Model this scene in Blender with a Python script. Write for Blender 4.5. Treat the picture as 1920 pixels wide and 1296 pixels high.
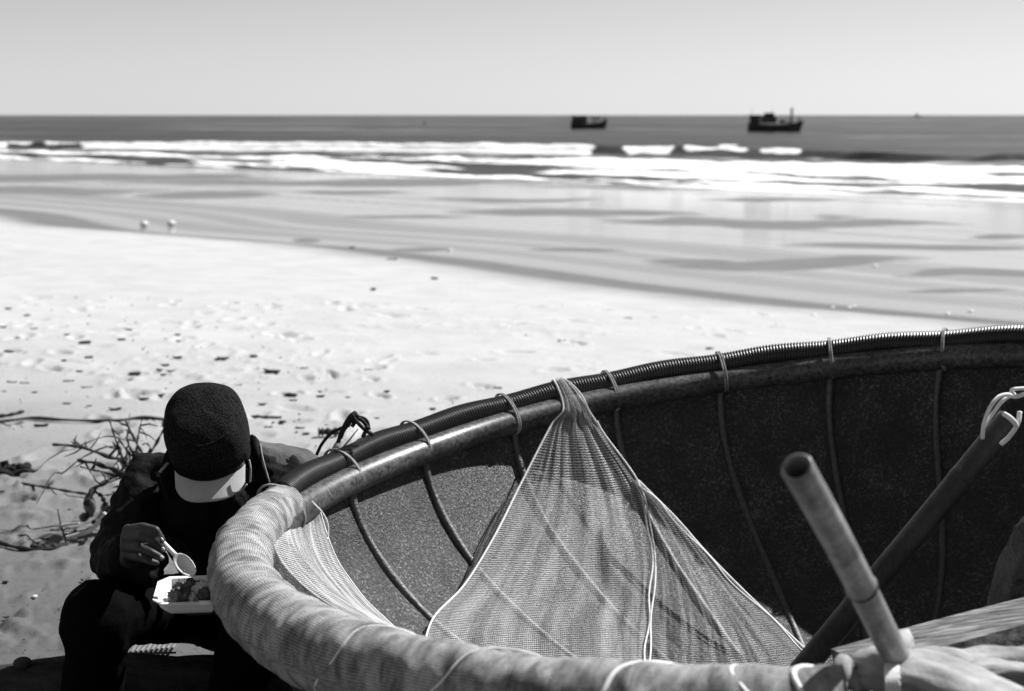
import bpy, bmesh, math, random
import numpy as np
from mathutils import Vector, Matrix, noise as mnoise

for o in list(bpy.data.objects): bpy.data.objects.remove(o)
random.seed(7); RNG = np.random.default_rng(11)
scene = bpy.context.scene
COL = scene.collection

# ---------------------------------------------------------------- camera
CAMZ = 1.55; FPX = 2667.0; HOR = 216.0
PITCH = math.atan((648 - HOR) / FPX)
cam_d = bpy.data.cameras.new('camera'); cam = bpy.data.objects.new('camera', cam_d); COL.objects.link(cam)
cam_d.sensor_width = 36; cam_d.lens = 36 * FPX / 1920
cam.location = (0, 0, CAMZ); cam.rotation_euler = (math.pi / 2 - PITCH, 0, 0)
cam_d.clip_start = .05; cam_d.clip_end = 60000
cam_d.dof.use_dof = True; cam_d.dof.focus_distance = 3.15; cam_d.dof.aperture_fstop = 4.5
scene.camera = cam
scene.render.resolution_x = 1024; scene.render.resolution_y = 691

# ---------------------------------------------------------------- light (black-and-white, red-filter sky)
SUN_EL = 47; SUN_AZ = 55          # azimuth clockwise from +Y (view direction) towards +X
world = bpy.data.worlds.new('World'); scene.world = world; world.use_nodes = True
nt = world.node_tree; nt.nodes.clear()
sky = nt.nodes.new('ShaderNodeTexSky'); sky.sky_type = 'NISHITA'; sky.sun_disc = False
sky.sun_elevation = math.radians(SUN_EL); sky.sun_rotation = math.radians(SUN_AZ)
sky.air_density = 1.0; sky.dust_density = 0.0; sky.ozone_density = 1.0
sep = nt.nodes.new('ShaderNodeSeparateColor'); bgn = nt.nodes.new('ShaderNodeBackground'); wo = nt.nodes.new('ShaderNodeOutputWorld')
avg = nt.nodes.new('ShaderNodeMix'); avg.data_type = 'FLOAT'; avg.inputs[0].default_value = 1.0; hlf = nt.nodes.new('ShaderNodeMath'); hlf.operation = 'MULTIPLY'; hlf.inputs[1].default_value = 1.0
nt.links.new(sky.outputs[0], sep.inputs[0]); nt.links.new(sep.outputs[0], avg.inputs[2]); nt.links.new(sep.outputs[1], avg.inputs[3])   # panchromatic film behind an orange filter
nt.links.new(avg.outputs[0], hlf.inputs[0]); nt.links.new(hlf.outputs[0], bgn.inputs[0]); nt.links.new(bgn.outputs[0], wo.inputs[0])
bgn.inputs[1].default_value = 0.056
sd = bpy.data.lights.new('sun', 'SUN'); sd.energy = 5.0; sd.angle = math.radians(.5); sd.color = (1, 1, 1)
sun = bpy.data.objects.new('sun', sd); COL.objects.link(sun)
el, az = math.radians(SUN_EL), math.radians(SUN_AZ)
SUNV = Vector((math.cos(el) * math.sin(az), math.cos(el) * math.cos(az), math.sin(el)))
sun.rotation_euler = SUNV.to_track_quat('Z', 'Y').to_euler(); sun.location = SUNV * 50
vs = scene.view_settings; vs.view_transform = 'Standard'; vs.look = 'None'; vs.gamma = 1; vs.exposure = 0.62
try: vs.use_curve_mapping = False
except Exception: pass

# ---------------------------------------------------------------- helpers
def at(px, py, Y):
    """world point that lies at distance Y ahead, in the direction of photo pixel (px, py)"""
    c, s = math.cos(PITCH), math.sin(PITCH)
    x = (px - 960) / FPX; u = (648 - py) / FPX
    d = Vector((x, c + u * s, u * c - s))
    return Vector((0, 0, CAMZ)) + d * (Y / d.y)

def tag(o, label=None, cat=None, group=None, kind=None):
    if label: o['label'] = label
    if cat: o['category'] = cat
    if group: o['group'] = group
    if kind: o['kind'] = kind
    return o

def empty(name, loc=(0, 0, 0), label=None, cat=None, group=None):
    o = bpy.data.objects.new(name, None); o.empty_display_size = .1; o.location = loc; COL.objects.link(o)
    return tag(o, label, cat, group)

def link(name, me, mat, parent=None, smooth=True):
    """parent: the mesh stays in world coordinates, whatever the parent's place"""
    o = bpy.data.objects.new(name, me); COL.objects.link(o)
    if mat is not None and not me.materials: me.materials.append(mat)
    if smooth and len(me.polygons): me.polygons.foreach_set('use_smooth', [True] * len(me.polygons))
    if parent is not None:
        o.parent = parent
        if parent.parent is not None:
            o.matrix_parent_inverse = Matrix.Identity(4)
        else:
            o.matrix_parent_inverse = Matrix.Translation(-Vector(parent.location))
    return o

def pyd(name, verts, faces, mat, parent=None, smooth=True, uv=None):
    me = bpy.data.meshes.new(name); me.from_pydata([tuple(v) for v in verts], [], faces); me.update()
    if uv is not None:
        l = me.uv_layers.new(name='UVMap'); n = len(me.loops); vi = np.empty(n, int); me.loops.foreach_get('vertex_index', vi)
        l.data.foreach_set('uv', np.asarray(uv, float)[vi].ravel())
    return link(name, me, mat, parent, smooth)

def bmo(name, bm, mat, parent=None, smooth=True):
    me = bpy.data.meshes.new(name); bmesh.ops.recalc_face_normals(bm, faces=bm.faces); bm.to_mesh(me); bm.free()
    return link(name, me, mat, parent, smooth)

def gridfaces(nr, nc, wrap_c=False):
    r = np.arange(nr - 1)[:, None]; c = np.arange(nc if wrap_c else nc - 1)[None, :]
    c2 = (c + 1) % nc
    return np.stack([r * nc + c, r * nc + c2, (r + 1) * nc + c2, (r + 1) * nc + c], -1).reshape(-1, 4)

def bigmesh(name, V, F, mat, parent=None, attrs=None):
    me = bpy.data.meshes.new(name)
    me.vertices.add(len(V)); me.vertices.foreach_set('co', np.asarray(V, np.float32).ravel())
    me.loops.add(F.size); me.loops.foreach_set('vertex_index', F.astype(np.int32).ravel())
    me.polygons.add(len(F)); me.polygons.foreach_set('loop_start', np.arange(0, F.size, 4, dtype=np.int32))
    me.polygons.foreach_set('loop_total', np.full(len(F), 4, np.int32)); me.update(calc_edges=True); me.validate()
    for k, a in (attrs or {}).items():
        at_ = me.attributes.new(k, 'FLOAT', 'POINT'); at_.data.foreach_set('value', np.asarray(a, np.float32))
    return link(name, me, mat, parent)

def tube_verts(pts, rad, n=8, twist=0):
    pts = [Vector(p) for p in pts]; m = len(pts)
    if not hasattr(rad, '__len__'): rad = [rad] * m
    V = []; nrm = None
    for i, p in enumerate(pts):
        t = (pts[min(i + 1, m - 1)] - pts[max(i - 1, 0)])
        t = t.normalized() if t.length > 1e-9 else Vector((0, 0, 1))
        if nrm is None:
            nrm = t.orthogonal().normalized()
        nrm = (nrm - t * nrm.dot(t)); nrm = nrm.normalized() if nrm.length > 1e-6 else t.orthogonal().normalized()
        b = t.cross(nrm)
        for k in range(n):
            a = 2 * math.pi * k / n + twist * i
            V.append(p + (nrm * math.cos(a) + b * math.sin(a)) * rad[i])
    return V

def tube(name, pts, rad, mat, parent=None, n=8, caps=True, closed=False):
    V = tube_verts(pts, rad, n); m = len(pts); F = [tuple(f) for f in gridfaces(m, n, True).tolist()]
    if closed:
        for k in range(n): F.append(((m - 1) * n + k, (m - 1) * n + (k + 1) % n, (k + 1) % n, k))
    elif caps:
        F.append(tuple(range(n - 1, -1, -1))); F.append(tuple(range((m - 1) * n, m * n)))
    return pyd(name, V, F, mat, parent)

def spline(pts, n):
    """Catmull-Rom through the points, n samples"""
    P = [Vector(p) for p in pts]; P = [P[0] * 2 - P[1]] + P + [P[-1] * 2 - P[-2]]; out = []; m = len(P) - 3
    for i in range(n):
        u = i / (n - 1) * m; k = min(int(u), m - 1); t = u - k
        a, b, c, d = P[k:k + 4]
        out.append(.5 * ((2 * b) + (c - a) * t + (2 * a - 5 * b + 4 * c - d) * t * t + (3 * b - a - 3 * c + d) * t ** 3))
    return out

def capsule(bm, p0, r0, p1, r1, sub=2):
    """tapered rounded limb: hull of two balls"""
    b = bmesh.new(); p0, p1 = Vector(p0), Vector(p1)
    bmesh.ops.create_icosphere(b, subdivisions=sub, radius=r0, matrix=Matrix.Translation(p0))
    bmesh.ops.create_icosphere(b, subdivisions=sub, radius=r1, matrix=Matrix.Translation(p1))
    r = bmesh.ops.convex_hull(b, input=b.verts)
    junk = list({g for g in r['geom_interior'] + r['geom_unused'] if isinstance(g, bmesh.types.BMVert)})
    if junk: bmesh.ops.delete(b, geom=junk, context='VERTS')
    me = bpy.data.meshes.new('t'); b.to_mesh(me); b.free(); bm.from_mesh(me); bpy.data.meshes.remove(me)

def ball(bm, M4):
    bmesh.ops.create_icosphere(bm, subdivisions=3, radius=1, matrix=M4)

# numpy value noise
_tab = RNG.random((256, 256))
def vnoise(x, y):
    x = np.asarray(x, float); y = np.asarray(y, float)
    xi = np.floor(x).astype(int); yi = np.floor(y).astype(int); fx = x - xi; fy = y - yi
    fx = fx * fx * (3 - 2 * fx); fy = fy * fy * (3 - 2 * fy); g = lambda a, b: _tab[a & 255, b & 255]
    return (g(xi, yi) * (1 - fx) + g(xi + 1, yi) * fx) * (1 - fy) + (g(xi, yi + 1) * (1 - fx) + g(xi + 1, yi + 1) * fx) * fy
def fbm(x, y, o=4):
    s = 0; a = .5
    for k in range(o): s = s + a * vnoise(x * 2 ** k + 17.3 * k, y * 2 ** k + 5.1 * k); a *= .5
    return s / (1 - .5 ** o)
def sstep(a, b, x):
    t = np.clip((x - a) / (b - a), 0, 1); return t * t * (3 - 2 * t)

# ---------------------------------------------------------------- materials
class N:
    def __init__(s, name):
        s.m = bpy.data.materials.new(name); s.m.use_nodes = True; s.t = s.m.node_tree
        s.b = s.t.nodes['Principled BSDF']; s.out = s.t.nodes['Material Output']
    def n(s, typ, **k):
        x = s.t.nodes.new('ShaderNode' + typ)
        for a, v in k.items(): setattr(x, a, v)
        return x
    def l(s, a, b): s.t.links.new(a, b)
    def co(s, kind='Object', scale=(1, 1, 1)):
        t = s.n('TexCoord'); m = s.n('Mapping'); m.inputs['Scale'].default_value = scale; s.l(t.outputs[kind], m.inputs[0]); return m.outputs[0]
    def noise(s, v, scale, detail=4, rough=.6, dist=0):
        x = s.n('TexNoise'); x.inputs['Scale'].default_value = scale; x.inputs['Detail'].default_value = detail
        x.inputs['Roughness'].default_value = rough; x.inputs['Distortion'].default_value = dist; s.l(v, x.inputs['Vector']); return x.outputs[0]
    def ramp(s, f, stops):
        r = s.n('ValToRGB'); e = r.color_ramp.elements
        while len(e) < len(stops): e.new(.5)
        for q, (p, c) in zip(e, stops): q.position = p; q.color = (c, c, c, 1)
        s.l(f, r.inputs[0]); return r.outputs[0]
    def math(s, op, a, b=None, clamp=False):
        x = s.n('Math', operation=op, use_clamp=clamp)
        for i, v in enumerate((a, b)):
            if v is None: continue
            if hasattr(v, 'is_linked') or hasattr(v, 'links'): s.l(v, x.inputs[i])
            else: x.inputs[i].default_value = v
        return x.outputs[0]
    def mix(s, f, a, b):
        x = s.n('Mix', data_type='FLOAT')
        for i, v in ((0, f), (2, a), (3, b)):
            if hasattr(v, 'links'): s.l(v, x.inputs[i])
            else: x.inputs[i].default_value = v
        return x.outputs[0]
    def col(s, v):
        if hasattr(v, 'links'): s.l(v, s.b.inputs['Base Color'])
        else: s.b.inputs['Base Color'].default_value = (v, v, v, 1)
    def rough(s, v):
        if hasattr(v, 'links'): s.l(v, s.b.inputs['Roughness'])
        else: s.b.inputs['Roughness'].default_value = v
    def bump(s, h, strength, dist=.01):
        x = s.n('Bump'); x.inputs['Strength'].default_value = strength; x.inputs['Distance'].default_value = dist
        s.l(h, x.inputs['Height']); s.l(x.outputs[0], s.b.inputs['Normal'])
    def spec(s, v): s.b.inputs['Specular IOR Level'].default_value = v

def simple(name, c, rough=.8, var=.25, vs=12, bump=.3, bs=60, bd=.004, spec=.3, scale=(1, 1, 1)):
    k = N(name); v = k.co('Object', scale); n1 = k.noise(v, vs, 5)
    k.col(k.ramp(n1, [(.3, c * (1 - var)), (.7, min(c * (1 + var), .95))])); k.rough(rough); k.spec(spec)
    if bump: k.bump(k.noise(v, bs, 5), bump, bd)
    return k.m

def attr(k, name):
    a = k.n('Attribute', attribute_name=name); return a.outputs['Fac']

# sand
k = N('sand'); v = k.co('Object')
grain = k.noise(v, 260, 3); mott = k.noise(v, 2.2, 6); spk = k.noise(v, 38, 5, .7)
dry = k.math('ADD', k.math('MULTIPLY', grain, .10), k.math('MULTIPLY', mott, .16)); dry = k.math('ADD', dry, .32)
shade_tone = attr(k, 'shade_tone'); dry = k.math('MULTIPLY', dry, shade_tone)
dry = k.math('MULTIPLY', dry, k.ramp(spk, [(.3, .72), (.46, 1.0)]))
damp = k.math('ADD', k.math('MULTIPLY', mott, .08), .085)
k.col(k.mix(attr(k, 'gloss'), k.mix(attr(k, 'damp'), dry, damp), k.math('ADD', damp, .13)))  # wet flat lightened: part of the sky's reflection painted into its colour
k.rough(k.mix(attr(k, 'gloss'), .95, .11))
sp = k.mix(attr(k, 'gloss'), .0, .9); k.l(sp, k.b.inputs['Specular IOR Level'])
hb = k.math('ADD', k.math('MULTIPLY', grain, .3), spk); inv = k.math('SUBTRACT', 1.0, attr(k, 'gloss'))
k.bump(k.math('MULTIPLY', hb, inv), .35, .012); SAND = k.m

# sea
k = N('sea_water'); v = k.co('Object', (.35, 1, 1)); n1 = k.noise(v, .9, 5, .6); n2 = k.noise(k.co('Object', (.4, 1, 1)), .014, 6, .7)
fo = attr(k, 'foam'); fn = k.noise(k.co('Object', (.5, 1, 1)), 1.1, 6, .7)
fm = k.math('GREATER_THAN', k.math('ADD', fo, k.math('MULTIPLY', k.math('SUBTRACT', fn, .5), .55)), .5)
fm2 = k.ramp(k.math('ADD', fo, k.math('MULTIPLY', k.math('SUBTRACT', fn, .5), .8)), [(.28, 0), (.74, 1)])
k.col(k.mix(fm2, k.ramp(n2, [(.38, .008), (.62, .06)]), .86)); k.rough(k.mix(fm2, k.ramp(n2, [(.40, .15), (.60, .60)]), .9)); k.spec(.5)
k.b.inputs['IOR'].default_value = 1.33
k.bump(k.math('ADD', n1, k.math('MULTIPLY', n2, 2.)), .6, .5); SEA = k.m

# hull: woven bamboo under a coat of resin and dung
k = N('hull_resin'); v = k.co('Object'); g1 = k.noise(v, 135, 4, .75, .5); g2 = k.noise(v, 5, 5); g3 = k.noise(k.co('Object', (1, 1, .12)), 34, 4)
c = k.ramp(g1, [(.42, .003), (.52, .016), (.61, .26)])
st_ = k.ramp(k.noise(k.co('Object', (1, 1, .3)), 9, 6, .7), [(.40, .25), (.58, 1.0)]); k.col(k.math('MULTIPLY', k.math('MULTIPLY', c, st_), k.ramp(g2, [(.34, .35), (.66, 1.0)]))); k.rough(k.ramp(g2, [(.3, .34), (.7, .48)])); k.spec(.9)
k.bump(k.math('ADD', g1, k.math('MULTIPLY', g3, .5)), .9, .008); HULL = k.m
RIBM = simple('resin_coated_rib', .045, .45, .7, 90, .6, 150, .005, .9)
HULL_OUT = simple('hull_tar', .03, .8, .4, 20, .5, 90, .006)

k = N('bamboo_rail'); v = k.co('Object'); g = k.noise(v, 90, 4, .7); g2 = k.noise(v, 9, 4)
c = k.math('MULTIPLY', k.ramp(g, [(.36, .02), (.62, .13)]), k.ramp(g2, [(.3, .5), (.6, 1)]))
k.col(c); k.rough(.38); k.spec(.45); k.bump(g, .25, .003); RAIL = k.m
HOSE = simple('black_hose', .016, .38, .4, 30, .12, 200, .002, .5)
ROPE_PALE = simple('pale_rope', .30, .9, .3, 60, .6, 300, .003)
ROPE_WHITE = simple('white_rope', .78, .8, .12, 60, .4, 300, .003)
ROPE_DARK = simple('dark_rope', .022, .9, .4, 80, .6, 260, .004)

def netmat(name, c, cell, thread, dens=.0, trans=.35, opaque=False, under=.03, gather=0):
    k = N(name); t = k.n('TexCoord'); uv = t.outputs['UV']; s = k.n('SeparateXYZ'); k.l(uv, s.inputs[0])
    wob = k.noise(k.co('UV'), 60, 3)
    f = []; dn = k.ramp(k.noise(k.co('UV', (1, .16, 1)), 22, 4, .65), [(.32, .25 if not opaque else 1), (.68, 1.15 if not opaque else 1)])
    for i in (0, 1):
        q = k.math('ADD', k.math('DIVIDE', s.outputs[i], cell * (.7 if i == 0 else 1.0)), k.math('MULTIPLY', wob, 1.1))
        f.append(k.math('LESS_THAN', k.math('FRACT', q), k.math('MULTIPLY', dn, thread * (.8 if i == 0 else 1.25))))
    fac = k.math('MAXIMUM', f[0], f[1])
    if gather:
        ga = k.math('MULTIPLY', k.math('SUBTRACT', gather, s.outputs[1]), 3.2, True); fac = k.math('MAXIMUM', fac, k.math('MULTIPLY', ga, .8))
    big = k.noise(k.co('UV'), 7, 4)
    if dens > .2:   # clogged, doubled areas where no gap shows
        d2 = k.ramp(k.noise(k.co('UV', (1, .2, 1)), 16, 3), [(.58 - dens * .2, 0), (.66 - dens * .2, 1)])
        fac = k.math('MAXIMUM', fac, k.math('MULTIPLY', d2, .55))
    col = k.math('MULTIPLY', k.ramp(big, [(.3, c * .75), (.7, c)]), 1.0)
    if opaque:
        mo = k.ramp(k.noise(k.co('UV', (1, .45, 1)), 26, 5, .7), [(.38, .32), (.60, 1.0)]); k.col(k.math('MULTIPLY', k.mix(fac, under, col), mo)); k.rough(.85); k.spec(.2); k.bump(fac, .4, .002); return k.m
    k.col(col); k.rough(.8); k.spec(.2)
    tl = k.n('BsdfTranslucent'); k.l(col, tl.inputs[0])
    m1 = k.n('MixShader'); m1.inputs[0].default_value = trans; k.l(k.b.outputs[0], m1.inputs[1]); k.l(tl.outputs[0], m1.inputs[2])
    tr = k.n('BsdfTransparent'); m2 = k.n('MixShader'); k.l(fac, m2.inputs[0]); k.l(tr.outputs[0], m2.inputs[1]); k.l(m1.outputs[0], m2.inputs[2])
    k.l(m2.outputs[0], k.out.inputs[0]); return k.m
NET = netmat('fine_net', .90, .0058, .22, .10, gather=.26)
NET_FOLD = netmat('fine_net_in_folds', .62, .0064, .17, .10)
NET_SKIRT = netmat('white_fine_net', .85, .0060, .32, .3)
NET_WRAP = netmat('net_wrapped_on_hose', .50, .0046, .46, 0, opaque=True, under=.07)
NET_DARK = netmat('dark_net', .10, .007, .42, .5, .1)

JACKET = simple('black_jacket', .009, .75, .4, 8, .5, 35, .012, .08)
TROUSER = simple('black_trousers', .0035, .95, .3, 14, .4, 60, .006, .03)
SKIN = simple('tanned_skin', .036, .55, .2, 30, .35, 160, .002, .35)
HAIRM = simple('dark_hair', .01, .6, .3, 60, .5, 300, .003)
k = N('black_knit'); v = k.co('Object'); g = k.noise(v, 230, 2, .7); g2 = k.noise(v, 60, 3)
k.col(k.ramp(g, [(.4, .004), (.72, .03)])); k.rough(.95); k.spec(.1); k.bump(k.math('ADD', g, g2), .8, .005); KNIT = k.m
BRIM = simple('pale_suede', .42, .9, .1, 40, .2, 200, .002)
FOAMW = simple('white_polystyrene', .86, .6, .03, 20, .05, 200, .001)
PLASTIC = simple('white_plastic', .78, .3, .05, 20, 0)
FOOD_DARK = simple('braised_meat', .11, .5, .8, 45, .9, 120, .006)
FOOD_RICE = simple('white_rice', .70, .7, .25, 120, 1., 220, .006)
TWIG = simple('dead_twig', .028, .9, .5, 40, .6, 150, .004)
TWIG_PALE = simple('bleached_twig', .50, .9, .25, 40, .5, 150, .003)
LEAF = simple('withered_leaf', .10, .8, .5, 25, .5, 60, .004)
BARK = simple('charred_bark', .045, .95, .6, 18, 1., 40, .02, .2, (.4, 1, 1))
k = N('weathered_wood'); v = k.co('Object', (1.2, 14, 14)); g = k.noise(v, 6, 6, .65); g2 = k.noise(k.co('Object'), 5, 4)
k.col(k.math('MULTIPLY', k.ramp(g, [(.36, .03), (.5, .16), (.62, .32)]), k.ramp(g2, [(.3, .6), (.7, 1)]))); k.rough(.85); k.spec(.2); k.bump(g, .6, .006); WOOD = k.m
def canemat(name, c, rough):
    k = N(name); v = k.co('Object'); a = k.noise(v, 14, 6, .7); b = k.noise(v, 120, 4, .7); f = k.noise(k.co('Object', (60, 60, 5)), 3, 4)
    d = k.math('MULTIPLY', k.ramp(a, [(.34, .35), (.6, 1.0)]), k.ramp(b, [(.3, .7), (.6, 1.0)])); d = k.math('MULTIPLY', d, k.ramp(f, [(.3, .65), (.65, 1.0)]))
    k.col(k.math('MULTIPLY', d, c)); k.rough(rough); k.spec(.5); k.bump(k.math('ADD', b, f), .25, .002); return k.m
BAMBOO = canemat('bamboo_cane', .44, .36); BAMBOO_DARK = canemat('dark_bamboo_cane', .06, .45)  # dark copy: boat's shade put into the shaft colour; node rings share it
TARP = simple('faded_cloth', .30, .85, .6, 9, .4, 60, .006)
CHAR = simple('black_debris', .02, .95, .5, 40, .6, 120, .006)
SHELL = simple('white_shell', .80, .5, .1, 40, .2, 90, .004)
BAG = simple('clouded_plastic_bag', .05, .22, .6, 26, 1.0, 24, .03, .6)

# ================================================================ SETTING: beach and sea
SEAZ = -2.40; CA, SA = math.cos(math.radians(44)), math.sin(math.radians(44))
def shore_s(X, Y): return X * SA + Y * CA
def base_z(X, Y):
    s = shore_s(X, Y); t = X * CA - Y * SA
    w = .55 * np.sin(t * .21 + .6) + .3 * np.sin(t * .5) + 1.1 * (fbm(t * .12 + 40, s * .02 + 3, 3) - .5)
    w = w - 1.2 * (1 - sstep(-27, -13, t))
    w = w * sstep(5, 11, s) * (1 - sstep(16, 30, s))
    z = np.interp(s + w, [-80, 4, 8, 11, 13.2, 15.5, 62, 80, 160], [0, 0, -.06, -.2, -.46, -.53, -2.37, -3.0, -6])
    return z, s + w
def ground_at(X, Y): return float(base_z(np.array([X]), np.array([Y]))[0][0])

# dark, drained tongues of sand on the wet flat: (px centre x, y, half width, half height)
STREAKS = [(200, 332, 330, 7), (640, 341, 420, 5), (120, 355, 190, 7), (390, 364, 130, 5), (660, 360, 110, 4), (1080, 396, 230, 7), (960, 372, 160, 4),
           (1370, 415, 230, 11), (1620, 418, 190, 5), (1480, 488, 250, 11), (1300, 484, 90, 6), (1720, 458, 240, 7), (1850, 517, 160, 9), (790, 465, 60, 4),
           (575, 447, 26, 4), (1080, 467, 90, 4), (1450, 372, 130, 3), (760, 405, 120, 3), (1880, 440, 60, 4), (1800, 545, 110, 4), (1230, 350, 260, 3)]
def build_beach():
    th = np.concatenate([np.radians(np.linspace(-180, -34, 60)[:-1]), np.radians(np.linspace(-34, 34, 620)), np.radians(np.linspace(34, 180, 60)[1:])])
    r = np.concatenate([np.linspace(.02, 1.9, 12), np.exp(np.linspace(math.log(2.0), math.log(30), 620)), np.exp(np.linspace(math.log(30.2), math.log(150), 150)), np.exp(np.linspace(math.log(165), math.log(1500), 12))])
    R, T = np.meshgrid(r, th, indexing='ij'); X = (R * np.sin(T)).ravel(); Y = (R * np.cos(T)).ravel()
    z, s = base_z(X, Y)
    dryw = 1 - sstep(10.5, 12.5, s)
    # wind and foot relief
    far = np.hypot(X, Y)
    rel = .030 * (fbm(X * .9, Y * .9, 3) - .5) + .016 * (fbm(X * 3.1 + 9, Y * 3.1, 3) - .5)
    pits = np.zeros_like(X); rims = np.zeros_like(X)
    rr = random.Random(3)
    def pit(cx, cy, a, b, ang, d):
        m = (np.abs(X - cx) < .5) & (np.abs(Y - cy) < .5)
        dx = X[m] - cx; dy = Y[m] - cy; c, q = math.cos(ang), math.sin(ang)
        e = np.sqrt(((dx * c + dy * q) / a) ** 2 + ((-dx * q + dy * c) / b) ** 2)
        pits[m] -= d * np.exp(-(e ** 3.5)); rims[m] += .35 * d * np.exp(-((e - 1.35) / .3) ** 2)
    for i in range(190):      # trampled footprints in the dry sand
        Yp = rr.uniform(4.2, 12.5); px = rr.choice([rr.uniform(-40, 760), rr.uniform(-40, 760), rr.uniform(500, 1500)]); Xp = (px - 960) / FPX * Yp
        pit(Xp, Yp, rr.uniform(.05, .13), rr.uniform(.03, .06), rr.uniform(0, 3.1), rr.uniform(.012, .045))
    clod = np.clip(fbm(X * 13, Y * 13, 3) - .52, 0, 1) * .10
    tramp = sstep(.50, .62, fbm(X * .55 + 3, Y * .55 + 8, 3)) * (1 - sstep(7, 14, far))
    line = np.exp(-((Y - (4.42 + .10 * X * -1.0 - .9)) / .16) ** 2) * (X < -.9)
    line2 = np.exp(-((Y - 4.15) / .22) ** 2) * (X < -.6) * .8
    z = z + dryw * (rel + pits + rims + clod * np.clip(tramp * .8 + line + line2, 0, 1.2))
    z = z + .075 * np.exp(-((X - .55) ** 2 + (Y - 2.92) ** 2) / .35)      # sand heaped under the boat
    # damp and film-of-water zones
    damp = sstep(10.2, 11.9, s + .5 * (fbm(X * .8, Y * .8, 3) - .5)) * .9
    gl = sstep(13.1, 13.5, s + .25 * (fbm(X * .5, Y * .5, 3) - .5))
    px = 960 + FPX * X / np.maximum(Y, .5); v = FPX * (CAMZ - z) / np.maximum(Y, .5) + HOR
    st = np.zeros_like(X); wob = (fbm(X * .30 + 2, Y * .10, 4) - .5)
    for (cx, cy, hw, hh) in STREAKS:
        e = np.abs((px - cx) / hw) ** 2 + np.abs((v + wob * hh * 3.0 - cy) / hh) ** 2
        st = np.maximum(st, 1 - sstep(.55, 1.3, e))
    st = np.maximum(st, .25 * sstep(.60, .72, fbm(X * .05 + Y * .05, s * .55, 4)))
    gloss = gl * (1 - .93 * st)
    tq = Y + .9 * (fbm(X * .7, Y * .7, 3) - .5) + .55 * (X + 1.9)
    shade_tone = np.interp(tq, [3.5, 4.4, 5.3, 6, 7.6, 10], [.24, .26, .36, .50, .80, 1.0])   # corner darkening painted into the sand colour, strongest at near left
    o = bigmesh('beach_sand', np.stack([X, Y, z], 1), gridfaces(len(r), len(th)), SAND, None, dict(damp=damp, gloss=gloss, shade_tone=shade_tone))
    return tag(o, kind='structure')
build_beach()

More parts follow.
